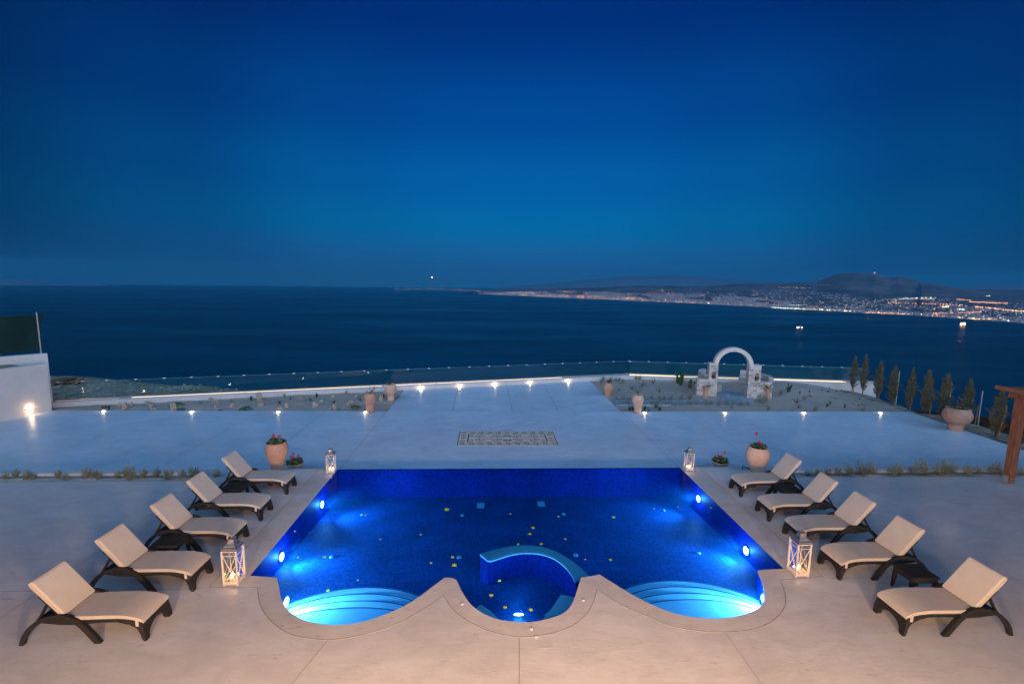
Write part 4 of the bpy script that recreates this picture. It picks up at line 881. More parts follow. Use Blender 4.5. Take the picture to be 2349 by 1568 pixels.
for u0, u1, mt in ((125, 270, 'led_dim'), (300, 560, 'led'), (562, 876, 'led'), (882, 1000, 'led'), (1002, 1290, 'led'), (1445, 1560, 'led'), (1562, 1770, 'led_dim'), (1775, 1935, 'led'), (1937, 2010, 'led')):
    a, b = onrail(u0), onrail(u1); m = MB(); seg(m, a, b, .085, .099, ztop+.012, ztop+.026 if u0 != 125 else ztop+.02); m.build('led_strip', MT[mt], gr)
cl = [133, 312.5, 377, 439.7, 500.6, 560, 618, 674.8, 729.8, 783.5, 835.6, 886.6, 936.3, 984.6, 1031, 1077.5, 1122.6, 1166, 1209, 1250.5, 1291, 1330.8, 1369, 1408, 1445.7, 1487.4, 1530, 1573, 1616.6, 1660, 1704.6, 1749.4, 1793.8, 1839, 1884.5, 1930, 1976, 2012]
cl.insert(1, 245); cl.insert(1, 190)
ZT = .62
pts = [onrail(u) for u in cl]; pts[cl.index(1445.7)] = PB
for i in range(len(pts)-1):
    a, b = pts[i], pts[i+1]; d = (b-a).normalized(); n = Vector((-d.y, d.x)); a2, b2 = a+d*.012+n*.13, b-d*.012+n*.13
    m = MB(); m.add([(a2.x, a2.y, ztop+.08), (b2.x, b2.y, ztop+.08), (b2.x, b2.y, ZT), (a2.x, a2.y, ZT)], [(0, 1, 2, 3)]); g = m.build('glass_panel', MT['rail_glass'], gr, fixn=False)
    m = MB(); m.beam((a2.x, a2.y, ZT+.002), (b2.x, b2.y, ZT+.002), .012, .004); m.build('glass_edge', MT['rail_edge'] if 'rail_edge' in MT else MT.setdefault('rail_edge', mat('glass_edge', (.25, .5, .45), .3)), g)
for i, p in enumerate(pts):
    d = (pts[min(i+1, len(pts)-1)]-pts[max(i-1, 0)]).normalized(); n = Vector((-d.y, d.x)); c = p+n*.13; m = MB(); m.beam((c.x-d.x*.055, c.y-d.y*.055, ZT+.012), (c.x+d.x*.055, c.y+d.y*.055, ZT+.008), .04, .03); m.build('glass_clamp', MT['clamp_glint'], gr)
# recessed floor lamps
MT['spot_glow'] = emat('floor_lamp_glow', (1., .83, .50), 22)
fl = None
FLS = [(237,943.5,0),(440,944.3,0),(638,945,0),(837,945.8,0),(1478,947,0),(1662,947,0),(1843,947,0),(2019,947,0),(970,885.5,1),(1056,882,1),(1135,878,1),(1213,874.5,1),(1297,868.5,1)]
for i, (u, v, k) in enumerate(FLS):
    z = ZL if k == 0 else ZG+.02; p = F(u, v, z)
    p = (p[0], min(p[1], pline(p[0])-.24)); r = empty('floor_lamp', (p[0], p[1], z), None, None); m = MB(); m.lathe([(.085, 0), (.085, .010), (.068, .012)], 20, capb=False); m.build('bezel', MT['steel'], r, smooth='auto')
    m = MB(); m.lathe([(.069, .009), (.055, .026), (.0001, .034)], 20, capb=False); m.build('lens', MT['spot_glow'], r, smooth=True)
    point(r, (0, 0 if k else -.02, .07), 1.1 if k == 0 else 2.2, (1., .76, .42), .03)
    lab = ('glowing round floor lamp at the garden edge, %s from the left' % ORD[i]) if k == 0 else 'glowing round floor lamp at the sea end of the path, %s from the left' % ORD[i-8]
    tag(r, lab, 'floor lamp', 'recessed floor lamps')

# ------------------------------------------------------------------ left walls, sconce, net
W0 = Vector((-18.07, 19.50)); WD = (Vector((-18.58, 17.93))-W0).normalized(); WN = Vector((WD.y, -WD.x))
if WN.x < 0: WN = -WN
W1 = W0+WD*9
lw = empty('garden_wall', (0, 0, 0), 'thick white plastered planter wall with a low lamp at the left edge', 'wall')
m = MB(); q = [W0, W1, W1-WN*.30, W0-WN*.30]; m.add([(p.x, p.y, -.6) for p in q]+[(p.x, p.y, 1.61) for p in q], [(0,3,2,1),(4,5,6,7),(0,1,5,4),(1,2,6,5),(2,3,7,6),(3,0,4,7)]); m.build('wall', MT['white'], lw, bevel=.01)
m = MB(); q = [W0-WN*.31+WD*.5, W1-WN*.31, W1-WN*1.9, W0-WN*1.6+WD*.5]; m.add([(p.x, p.y, 1.0) for p in q]+[(p.x, p.y, 1.56+.03*(i % 2)) for i, p in enumerate(q)], [(0,3,2,1),(4,5,6,7),(0,1,5,4),(1,2,6,5),(2,3,7,6),(3,0,4,7)]); m.build('planter_soil', MT['rubble'], lw)
# upper wall
def on_y(u, v, y): d = ray(u, v); t = y/d.y; return Vector((d.x*t, y, H+d.z*t))
K = on_y(108.8, 810.4, 20.25); K2 = F3(9, 818, K.z); UD = (Vector((K2.x, K2.y))-Vector((K.x, K.y))).normalized(); UN = Vector((UD.y, -UD.x)); UN = UN if UN.x > 0 else -UN
K_ = Vector((K.x, K.y)); q = [K_, K_+UD*9, K_+UD*9-UN*.3, K_-UN*.3]
m = MB(); m.add([(p.x, p.y, -.9) for p in q]+[(p.x, p.y, K.z) for p in q], [(0,3,2,1),(4,5,6,7),(0,1,5,4),(1,2,6,5),(2,3,7,6),(3,0,4,7)]); tag(m.build('upper_wall', MT['white'], bevel=.01), 'higher white wall carrying the dark net behind the planter wall', 'wall')
def on_line(u, base, dr): # parameter along a wall line for image column u
    lo, hi = -3., 12.
    for _ in range(40):
        mid = (lo+hi)/2; q_ = base+dr*mid; w = Vector((q_.x, q_.y, K.z-H)); uu = CX+FPX*w.dot(CAMR)/w.dot(CAMF)
        if uu > u: lo = mid
        else: hi = mid
    return base+dr*lo
nb = on_line(94.5, K_-UN*.15, UD); hp = height_for((nb.x, nb.y, K.z), 716)
net = empty('net_fence', (nb.x, nb.y, K.z), 'dark green shade net stretched from a leaning metal pole above the upper wall', 'net fence')
m = MB(); m.tube([(0, 0, -.05), (0, 0, hp)], .028, 10); m.build('pole', MT['galv'], net, smooth='auto')
m = MB(); nx, ny = 60, 14; vs = []
for i in range(nx+1):
    s = 6.5*i/nx
    for j in range(ny+1):
        t = j/ny; z = (.16-.012*s)+(hp-.12-.16)*t-.05*math.sin(s*.9)*(1-t); wob = .05*math.sin(s*2.1+t*3)+.03*math.sin(s*5+t)+.02*noise.noise(Vector((s*2, t*3, 0))); vs.append((UD.x*s-UN.x*wob+.03*UN.x, UD.y*s-UN.y*wob+.03*UN.y, z))
m.add(vs, [(i*(ny+1)+j, (i+1)*(ny+1)+j, (i+1)*(ny+1)+j+1, i*(ny+1)+j+1) for i in range(nx) for j in range(ny)]); m.build('net', MT['net'], net, smooth=True, fixn=False)
m = MB(); vs = []
for j in range(13):
    z = hp-.08-(hp-.35)*j/12; w = .13*(1-j/12)**3+.05+.025*math.sin(j*1.4); vs += [(0, .0, z), (-UD.x*w+.02, -UD.y*w, z+(.03 if j == 0 else -.04))]
m.add(vs, [(2*j, 2*j+1, 2*j+3, 2*j+2) for j in range(12)]); m.build('loose_flap', MT['net'], net, fixn=False)
# sconce
MT['sconce_glow'] = emat('sconce_glow', (1., .78, .5), 9)
sp_ = on_line(66.7, W0, WD); 
dd = ray(66.7, 937.6); tt = ((W0.x*WN.x+W0.y*WN.y))/(dd.x*WN.x+dd.y*WN.y); sc3 = Vector((dd.x*tt, dd.y*tt, H+dd.z*tt))
rz = math.atan2(WD.y, WD.x)
s_ = empty('wall_lamp', sc3, 'up and down wall lamp glowing warm near the foot of the white wall', 'wall lamp', rz)
sg = 1 if Vector((-math.sin(rz), math.cos(rz))).dot(WN) > 0 else -1
m = MB(); m.box(-.14, .14, min(0, sg*.09), max(0, sg*.09), -.022, .022); m.build('housing', MT['white'], s_, bevel=.006)
for z in (-1, 1):
    m = MB(); m.box(-.11, .11, min(sg*.015, sg*.075), max(sg*.015, sg*.075), z*.023 if z > 0 else -.026, .026 if z > 0 else -.023); m.build('lens', MT['sconce_glow'], s_)
    point(s_, (0, sg*.10, z*.075), 3.2 if z > 0 else 2.6, (1., .68, .36), .035)

# mound beyond the parapet on the left
CR = [(60,868),(122,873),(200,878),(300,884.5),(360,889),(395,889),(425,886),(455,886.5),(480,890),(530,897),(600,904)]
crest = [on_y(u, v, 26.0) for u, v in CR]
def crest_z(x):
    if x <= crest[0].x: return crest[0].z
    for a, b in zip(crest, crest[1:]):
        if a.x <= x <= b.x: return a.z+(b.z-a.z)*(x-a.x)/(b.x-a.x)
    return crest[-1].z-(x-crest[-1].x)*.4
m = MB(); nx, ny = 170, 44; vs = []
for i in range(nx+1):
    x = -34+23.5*i/nx
    for j in range(ny+1):
        y = pline(x)+.2+ (12.)*j/ny; c = crest_z(x); k = (y-pline(x)-.2)/max(.5, 26-pline(x)-.2)
        z = -1.0+(c+1.0)*(max(0, k)**.8 if k < 1 else 1)-(max(0, k-1)**1.3)*1.6+.07*noise.noise(Vector((x*1.3, y*1.3, 0)))+.06*noise.noise(Vector((x*4, y*4, 3)))*min(1, k*2); vs.append((x, y, z-(.5 if j == 0 else 0)))
m.add(vs, [(i*(ny+1)+j, (i+1)*(ny+1)+j, (i+1)*(ny+1)+j+1, i*(ny+1)+j+1) for i in range(nx) for j in range(ny)]); struct(m.build('rubble_slope', MT['rubble']))
m = MB(); rnd = random.Random(5)
for i in range(900):
    x = -31+19*rnd.random(); y = pline(x)+.5+(26-pline(x))*rnd.random(); k = (y-pline(x)-.2)/max(.5, 26-pline(x)-.2); z = -1.0+(crest_z(x)+1.0)*max(0, k)**.8
    if i > 560: x = -16.2+2.0*rnd.gauss(0, .42); y = 25.2+rnd.random()*.8; z = crest_z(x)-.03+.05*rnd.random()
    s = .025+.06*rnd.random()**2; T = Matrix.Translation((x, y, z+.02)) @ Matrix.Rotation(rnd.random()*3, 4, rv(rnd)); m.box(-s, s, -s*.7, s*.7, -s*.45, s*.45, T)
o = m.build('stones', mat('rubble_stone', (.28, .205, .145), .9, .2, .4, 1.5)); tag(o, 'loose broken stones over the rubble slope', 'stones', kind='stuff')
a = on_y(134, 877, 25.6); m = MB()
for k in range(3): m.box(-.05, .62, -.4, .4, .02+k*.07, .065+k*.07)
m.box(0, .1, -.38, .38, -.1, .02); m.box(.45, .55, -.38, .38, -.1, .02); tag(m.build('timber_pallet', MT['bark'], loc=a), 'dark timber pallet lying on top of the rubble slope', 'pallet')
a = on_y(160, 876.5, 25.6); m = MB(); m.beam((0, 0, 0), (.78, 0, .26), .3, .045); m.beam((.2, .1, -.1), (.6, .05, .1), .3, .1); tag(m.build('wooden_board', MT['stake'], loc=a), 'tilted brown board propped on the rubble slope beside the pallet', 'board')

# ------------------------------------------------------------------ stone arch and benches
def stone_mat(name):
    m = bpy.data.materials.new(name); m.use_nodes = True; nt = m.node_tree; N = nt.nodes; L = nt.links; b = N['Principled BSDF']
    tc = N.new('ShaderNodeTexCoord'); sp = N.new('ShaderNodeSeparateXYZ'); L.new(tc.outputs['Object'], sp.inputs[0])
    ad = N.new('ShaderNodeMath'); ad.operation = 'ADD'; L.new(sp.outputs[0], ad.inputs[0]); L.new(sp.outputs[1], ad.inputs[1])
    cb = N.new('ShaderNodeCombineXYZ'); L.new(ad.outputs[0], cb.inputs[0]); L.new(sp.outputs[2], cb.inputs[1])
    nz = N.new('ShaderNodeTexNoise'); nz.inputs['Scale'].default_value = 3; L.new(tc.outputs['Object'], nz.inputs[0])
    mx = N.new('ShaderNodeMix'); mx.data_type = 'VECTOR'; mx.inputs[0].default_value = .06; L.new(cb.outputs[0], mx.inputs[4]); L.new(nz.outputs['Color'], mx.inputs[5])
    br = N.new('ShaderNodeTexBrick'); L.new(mx.outputs[1], br.inputs[0]); br.inputs['Scale'].default_value = 4.2; br.inputs['Mortar Size'].default_value = .035; br.inputs['Mortar Smooth'].default_value = .4; br.inputs['Brick Width'].default_value = .95; br.inputs['Row Height'].default_value = .5
    br.inputs['Color1'].default_value = (.60, .49, .41, 1); br.inputs['Color2'].default_value = (.24, .19, .155, 1); br.inputs['Mortar'].default_value = (.62, .51, .43, 1); br.inputs['Bias'].default_value = -.1
    L.new(br.outputs['Color'], b.inputs['Base Color']); b.inputs['Roughness'].default_value = .9
    iv = N.new('ShaderNodeMath'); iv.operation = 'SUBTRACT'; iv.inputs[0].default_value = 1; L.new(br.outputs['Fac'], iv.inputs[1])
    bp = N.new('ShaderNodeBump'); bp.inputs['Strength'].default_value = .6; bp.inputs['Distance'].default_value = .015; L.new(iv.outputs[0], bp.inputs['Height']); L.new(bp.outputs[0], b.inputs['Normal'])
    return m
MT['stonework'] = stone_mat('whitewashed_stonework')
A0 = gpt(1597, 905.6); A1 = gpt(1768.9, 914.6); AD = Vector((A1.x-A0.x, A1.y-A0.y)); AL = AD.length; arz = math.atan2(AD.y, AD.x)
arch = empty('stone_arch', (A0.x, A0.y, ZG), 'whitewashed stone arch with two urn niches facing the pool', 'arch', arz)
def alx(u, v):  # local x on the front plane
    d = ray(u, v); n = Vector((-AD.y, AD.x))/AL; t = (A0.x*n.x+A0.y*n.y)/(d.x*n.x+d.y*n.y); p = Vector((d.x*t, d.y*t, H+d.z*t)); return (Vector((p.x-A0.x, p.y-A0.y)).dot(AD)/AL, p.z-ZG)
ax0 = alx(1627.5, 832)[0]; ax1 = alx(1647.7, 834)[0]; ax2 = alx(1719.2, 832)[0]; ax3 = alx(1747, 833)[0]; zs = alx(1628, 832.2)[1]; zc = alx(1688.5, 797.5)[1]; zci = alx(1688.5, 806.6)[1]
xm = (ax1+ax2)/2; Ri = (ax2-ax1)/2; zspr = zci-Ri*1.0; D_ = .42
def outline_pier(x0, x1, nx):
    return [(x0, -.1), (x1, -.1), (x1, zs), (x0, zs)]
def pier(x0, x1, nxc):
    m = MB(); nw, nz0, nzs = .10, zs-.80, zs-.52
    arcp = [(nxc+nw*math.cos(a), nzs+nw*math.sin(a)) for a in [PI*i/10 for i in range(11)]]
    hole = [(nxc+nw, nz0)]+arcp+[(nxc-nw, nz0)]
    loops = [[Vector((x, z, 0)) for x, z in outline_pier(x0, x1, 0)], [Vector((x, z, 0)) for x, z in hole]]
    flat = [p for l in loops for p in l]; m.add([(p.x, 0, p.y) for p in flat], tessellate_polygon(loops))
    h = len(hole); m.add([(x, 0, z) for x, z in hole]+[(x, .18, z) for x, z in hole], [(i, (i+1) % h, (i+1) % h+h, i+h) for i in range(h)]); m.add([(x, .18, z) for x, z in hole], [tuple(range(h))])
    m.add([(x0, 0, -.1), (x1, 0, -.1), (x1, D_, -.1), (x0, D_, -.1), (x0, 0, zs), (x1, 0, zs), (x1, D_, zs), (x0, D_, zs)], [(4,5,6,7),(1,2,6,5),(2,3,7,6),(3,0,4,7)])
    return m, (nxc, nz0)
nl_, nr_ = alx(1622.3+4.0+0, 880)[0], 0
nL = alx((2700+440/2.851)/1.7445, 870)[0]; nR = alx((2700+932/2.851)/1.7445, 870)[0]
mp, n1 = pier(ax0, ax1, nL); mp.build('pier', MT['stonework'], arch, fixn=False)
mp, n2 = pier(ax2, ax3, nR); mp.build('pier', MT['stonework'], arch, fixn=False)
m = MB(); arcN = 30; ro = zc-zspr; oa = []; ia = []
for i in range(arcN+1):
    a = PI*i/arcN; ia.append((xm+Ri*math.cos(a), zspr+Ri*math.sin(a))); ro_ = ro; oa.append((xm+(Ri+ro-Ri)*math.cos(a), zspr+ro*math.sin(a)))
m.prism(oa+list(reversed(ia)), .02, D_-.02); 
if zspr < zs: pass
m.build('arch_ring', MT['stone_wall'], arch)
# low walls flanking the piers
hl = alx((2700+300/2.851)/1.7445, (1350+472/2.851)/1.7445)[1]
m = MB(); m.box(0, ax0-.002, .0, .42, -.1, hl); m.build('low_wall', MT['stonework'], arch, bevel=.01)
m = MB(); m.box(ax3+.002, AL, .0, .42, -.1, hl-.02); m.build('low_wall', MT['stonework'], arch, bevel=.01)
for k, (nx_, nz_) in enumerate((n1, n2)):
    w = arch.matrix_world; ca, sa = math.cos(arz), math.sin(arz); lx, ly = nx_, .085
    r = empty('bronze_urn', (A0.x+lx*ca-ly*sa, A0.y+lx*sa+ly*ca, ZG+nz_), 'small dark bronze urn in the niche of the %s arch pier' % ('left', 'right')[k], 'urn', 0, 'urns in the arch niches')
    m = MB(); m.lathe([(.03, 0), (.028, .01), (.015, .03), (.03, .05), (.06, .09), (.066, .14), (.055, .165), (.05, .17), (.065, .19), (.055, .19), (.04, .15)], 24); m.build('body', MT['bronze'], r, smooth=True)
    for s in (-1, 1): m = MB(); m.tube([(s*.055, 0, .165), (s*.085, 0, .16), (s*.085, 0, .12), (s*.06, 0, .10)], .007, 6); m.build('handle', MT['bronze'], r, smooth=True)
# curved benches behind the arch
CC = gpt(1683, 889); 
def bench(a0, a1, R, lab, hb, hs):
    r = empty('stone_bench', (CC.x, CC.y, ZG), lab, 'stone bench', 0, 'curved stone benches behind the arch'); n = 22
    def ring(m, r0, r1, z0, z1):
        vs = []
        for i in range(n+1):
            a = a0+(a1-a0)*i/n; c, s = math.cos(a), math.sin(a)
            vs += [(r0*c, r0*s, z0), (r1*c, r1*s, z0), (r1*c, r1*s, z1), (r0*c, r0*s, z1)]
        fs = [(4*i+k, 4*i+(k+1) % 4, 4*i+4+(k+1) % 4, 4*i+4+k) for i in range(n) for k in range(4)]+[(0, 1, 2, 3), (4*n+3, 4*n+2, 4*n+1, 4*n)]
        m.add(vs, fs)
    m = MB(); ring(m, R-.42, R-.002, -.1, hs); m.build('seat', MT['stonework'], r)
    m = MB(); ring(m, R, R+.24, -.1, hb); m.build('backrest', MT['stonework'], r)
bench(math.radians(128), math.radians(212), 1.62, 'curved whitewashed stone bench with a back, left behind the arch', .86, .45)
bench(math.radians(52), math.radians(-26), 1.62, 'curved whitewashed stone bench with a back, right behind the arch', .80, .42)
for k, (u, v, s, seed) in enumerate(((1590+1.5, 867.8, .55, 71), (1610, 861, .9, 72))):
    pass
q = on_y(1607, 872, CC.y-.2); r_ = place([mesh_blades(77, 26, .34, .9, .02, .5).build('palm_plant', MT['leaf'], fixn=False)], 0, (q.x, q.y-.1, ZG+.42), 1.2, 0, 'small feathery palm standing on the left low wall beside the arch', 'palm')
q = on_y(1592, 874, CC.y-.8); place([mesh_mat(9, .16, .14, 160).build('leafy_plant', MT['leaf'], fixn=False)], 0, (q.x, q.y, ZG+.42), 1.2, 0, 'bushy green plant on the left low wall beside the small palm', 'plant')

# flagstone paving
def flag_mat():
    m = bpy.data.materials.new('crazy_paving'); m.use_nodes = True; nt = m.node_tree; N = nt.nodes; L = nt.links; b = N['Principled BSDF']
    tc = N.new('ShaderNodeTexCoord'); v = N.new('ShaderNodeTexVoronoi'); v.feature = 'DISTANCE_TO_EDGE'; v.inputs['Scale'].default_value = 3.1; L.new(tc.outputs['Object'], v.inputs[0])
    v2 = N.new('ShaderNodeTexVoronoi'); v2.inputs['Scale'].default_value = 3.1; L.new(tc.outputs['Object'], v2.inputs[0])
    r = N.new('ShaderNodeValToRGB'); L.new(v2.outputs['Color'], r.inputs[0]); r.color_ramp.elements[0].color = (.16, .20, .22, 1); r.color_ramp.elements[1].color = (.28, .32, .33, 1)
    ms = N.new('ShaderNodeMapRange'); L.new(v.outputs['Distance'], ms.inputs[0]); ms.inputs[1].default_value = .02; ms.inputs[2].default_value = .04
    x = N.new('ShaderNodeMix'); x.data_type = 'RGBA'; L.new(ms.outputs[0], x.inputs[0]); x.inputs[6].default_value = (.5, .47, .44, 1); L.new(r.outputs[0], x.inputs[7]); L.new(x.outputs[2], b.inputs['Base Color']); b.inputs['Roughness'].default_value = .6
    return m
MT['flag'] = flag_mat()
ZF = ZG+.055
st = [F(1400.5, 916.5, ZF), F(1412, 928, ZF)]
y0, y1 = F(1500, 928, ZF)[1], F(1500, 916, ZF)[1]
circ = [(CC.x+1.55*math.cos(a), CC.y+1.5*math.sin(a)) for a in [2*PI*i/40 for i in range(40)]]
e1 = F(1719, 929, ZF); e2 = F(1733, 925, ZF)
m = MB(); m.poly([(PXR+.06, y0), (e1[0], y0), (e2[0], y0+.2), (e2[0]+.05, y0+.45), (A0.x+ax2+.1, A1.y-.25), (A0.x+ax2+.1, CC.y-1.2), (A0.x+ax1, CC.y-1.2), (A0.x+ax1, A0.y-.1), (A0.x+ax1-.1, y1), (PXR+.06, y1)], ZF, depth=.1)
m.poly(circ, ZF-.004, holes=[[(CC.x+1.0*math.cos(a), CC.y+.95*math.sin(a)) for a in [2*PI*i/30 for i in range(30)]]], depth=.1)
struct(m.build('flagstone_path', MT['flag'], fixn=True))
m = MB(); m.poly([(CC.x+1.0*math.cos(a), CC.y+.95*math.sin(a)) for a in [2*PI*i/30 for i in range(30)]], ZF-.012); struct(m.build('sand_circle', MT['bed']))
m = MB(); m.tube([(PXR+.1+i*.25, y1+.05+.02*math.sin(i), ZG+.06) for i in range(16)], .008, 5); m.tube([(PXR+2.6+i*.25, y0-.06+.02*math.sin(i*1.3), ZG+.05) for i in range(20)], .008, 5); tag(m.build('drip_line', MT['hose'], smooth=True), 'black drip lines running along both lavender rows', 'hose')
q = gpt(1636, 905); m = MB(); m.tube([(0, 0, .12), (.06, -.03, .05), (.16, -.06, .02)], .012, 6); tag(m.build('blue_hose_end', MT['hose_blue'], loc=q, smooth=True), 'short blue hose end lying beside the left arch pier', 'hose')

# ------------------------------------------------------------------ floor mosaic
c4 = [F(1052, 989, ZL), F(1273, 989, ZL), F(1276, 1021.5, ZL), F(1049, 1021.5, ZL)]
mx0, mx1 = -1.11, 2.38; my0, my1 = 15.15, 16.68
MT['mosaic'] = mat('pebble_mosaic', (.80, .58, .44), .8, .3, .3, 60, .6, 120); MT['mosaic_dark'] = mat('dark_pebbles', (.09, .10, .12), .8, .3, .5, 60); MT['mosaic_brown'] = mat('brown_pebbles', (.22, .17, .13), .8, .3, .5, 60)
mo = empty('pebble_mosaic', (mx0, my0, ZL), 'rectangular pebble mosaic with scroll border set in the lower terrace', 'mosaic'); MW, MHt = mx1-mx0, my1-my0
m = MB(); m.box(0, MW, 0, MHt, -.02, .004); m.build('field', MT['mosaic'], mo)
m = MB()
for a, b in (((.03, .03), (MW-.03, .03)), ((.03, MHt-.03), (MW-.03, MHt-.03))): m.strip([a, b], .018, .008)
for a, b in (((.03, .045), (.03, MHt-.045)), ((MW-.03, .045), (MW-.03, MHt-.045))): m.strip([a, b], .035, .0085)
m.build('edge_line', MT['mosaic_brown'], mo, fixn=False)
m = MB(); b0 = .36
for a, b in (((b0, b0-.02), (MW-b0, b0-.02)), ((b0, MHt-b0+.02), (MW-b0, MHt-b0+.02))): m.strip([a, b], .016, .008)
for a, b in (((b0, b0), (b0, MHt-b0)), ((MW-b0, b0), (MW-b0, MHt-b0))): m.strip([a, b], .045, .0085)
m.build('inner_frame', MT['mosaic_dark'], mo, fixn=False)
m = MB()
def scroll(cx_, cy_, r, a0, turns, sgn, wd_=.030):
    n = int(26*turns); pts = []; ws = []
    for i in range(n+1):
        f = i/n; a = a0+sgn*2*PI*turns*f; rr = r*(1-.8*f); pts.append((cx_+rr*math.cos(a), cy_+rr*math.sin(a))); ws.append(wd_*(1-.4*f))
    m.strip(pts, ws, .009+.0004*(len(m.v) % 7))
    return pts[0]
nb_ = 11; px = MW/(nb_)
for yy, sg_ in ((.19, 1), (MHt-.19, -1)):
    for k in range(nb_):
        cx_ = px*(k+.5); scroll(cx_, yy, .105, PI*.75*sg_, 1.35, -sg_); 
        if k < nb_-1: m.strip([(cx_+.04, yy-sg_*.10), (cx_+px*.5, yy-sg_*.0), (cx_+px*.78, yy+sg_*.07)], .02, .0085)
for xx, sg_ in ((.19, 1), (MW-.19, -1)):
    for k in range(3): scroll(xx, .47+k*.30, .095, 0 if k % 2 else PI, 1.3, sg_)
for cx_ in (MW*.31, MW*.69):
    cyy = MHt/2
    for sx in (-1, 1):
        for sy in (-1, 1):
            scroll(cx_+sx*.40, cyy+sy*.17, .12, PI/2*sy, 1.2, sx*sy); scroll(cx_+sx*.62, cyy+sy*.24, .08, -PI/2*sy, 1.1, -sx*sy); scroll(cx_+sx*.2, cyy+sy*.22, .085, PI*(sx < 0), 1.1, sx*sy)
            m.strip([(cx_, cyy+sy*.08), (cx_+sx*.12, cyy+sy*.1), (cx_+sx*.22, cyy+sy*.05), (cx_+sx*.34, cyy+sy*.05)], .02, .0092)
for sy in (-1, 1): scroll(MW/2-.09, MHt/2+sy*.2, .09, 0, 1.3, sy, .03); scroll(MW/2+.09, MHt/2+sy*.2, .09, PI, 1.3, -sy, .03)
m.build('scroll_pattern', MT['mosaic_dark'], mo, fixn=False)

# ------------------------------------------------------------------ pergola
pg = empty('pergola', (13.88, 11.2, 0), 'stained timber pergola with slatted roof cut by the right edge of the photo', 'pergola')
m = MB(); m.box(-.085, .085, -.085, .085, .03, 2.33); m.build('post', MT['wood'], pg, bevel=.006)
m = MB(); m.box(-.15, .15, -.035, .035, 0, .008); m.box(-.105, -.088, -.06, .06, .004, .22); m.box(.088, .105, -.06, .06, .004, .22)
for z in (.08, .16):
    for s in (-1, 1): m.lathe([(.014, 0), (.014, .012)], 8, c=(s*.04, -.098, z)) if False else m.box(s*.04-.012, s*.04+.012, -.098, -.086, z-.012, z+.012)
m.build('post_shoe', MT['galv'], pg, bevel=.002)
rc = F3(2281.7, 886, 2.66); lx, ly = rc.x-13.88, rc.y-11.2
m = MB(); m.box(-.30, 3.4, -.06, .06, 2.332, 2.46); m.build('cross_beam', MT['wood'], pg, bevel=.01)
m = MB(); m.box(-.065, .065, -4.5, ly-.15, 2.462, 2.60); m.build('long_beam', MT['wood'], pg, bevel=.01)
m = MB(); m.box(lx, lx+.04, -4.5, ly, 2.602, 2.70); m.build('fascia', MT['wood'], pg)
for k in range(34):
    yk = ly-.05-k*.16; m = MB(); m.box(lx+.042, 3.4, yk-.035, yk+.035, 2.615, 2.66); m.build('roof_slat', MT['wood'], pg)

# ------------------------------------------------------------------ sea, land, town
ZS = -250.
def sea_mat():
    m = bpy.data.materials.new('sea'); m.use_nodes = True; nt = m.node_tree; N = nt.nodes; L = nt.links; b = N['Principled BSDF']
    b.inputs['Base Color'].default_value = (.001, .027, .042, 1); b.inputs['Roughness'].default_value = .36; b.inputs['IOR'].default_value = 1.33; b.inputs['Specular IOR Level'].default_value = .35
    tc = N.new('ShaderNodeTexCoord'); mp = N.new('ShaderNodeMapping'); mp.inputs['Scale'].default_value = (.35, 1.2, 1); L.new(tc.outputs['Object'], mp.inputs[0])
    n = N.new('ShaderNodeTexNoise'); n.inputs['Scale'].default_value = .012; n.inputs['Detail'].default_value = 8; n.inputs['Roughness'].default_value = .62; L.new(mp.outputs[0], n.inputs[0])
    bp = N.new('ShaderNodeBump'); bp.inputs['Strength'].default_value = 1.; bp.inputs['Distance'].default_value = 3.5; L.new(n.outputs[0], bp.inputs['Height']); L.new(bp.outputs[0], b.inputs['Normal'])
    n2 = N.new('ShaderNodeTexNoise'); n2.inputs['Scale'].default_value = .0016; n2.inputs['Detail'].default_value = 6; n2.inputs['Roughness'].default_value = .6; L.new(mp.outputs[0], n2.inputs[0])
    r = N.new('ShaderNodeMapRange'); L.new(n2.outputs[0], r.inputs[0]); r.inputs[1].default_value = .35; r.inputs[2].default_value = .65; r.inputs[3].default_value = .28; r.inputs[4].default_value = .50; L.new(r.outputs[0], b.inputs['Roughness'])
    return m
MT['sea'] = sea_mat()
m = MB(); nr = 96; m.add([(0, 0, 0)]+[(24600*math.cos(2*PI*i/nr), 24600*math.sin(2*PI*i/nr), 0) for i in range(nr)], [(0, i+1, (i+1) % nr+1) for i in range(nr)])
struct(m.build('sea', MT['sea'], fixn=False, loc=(0, 0, ZS)))
# hillside below the terraces
m = MB(); prof = [(0, -1.6), (3, -2.6), (12, -8), (60, -45), (200, -150), (420, -251)]; line = [Vector((-160, -60)), Vector((-60, 12)), PA2, PB, PC, Vector((40, 16)), Vector((160, -60))]; vs = []
ctr = Vector((0, -30))
for i in range(61):
    k = i/60*(len(line)-1); a = min(int(k), len(line)-2); p = line[a].lerp(line[a+1], k-a); d = (p-ctr).normalized()
    for j, (o_, z) in enumerate(prof): q = p+d*o_; vs.append((q.x, q.y+.25, z+(3*noise.noise(Vector((q.x*.05, q.y*.05, 0))) if j > 1 else 0)))
n = len(prof); m.add(vs, [(i*n+j, i*n+j+1, (i+1)*n+j+1, (i+1)*n+j) for i in range(60) for j in range(n-1)]); struct(m.build('hillside', MT['rubble'], smooth=True))

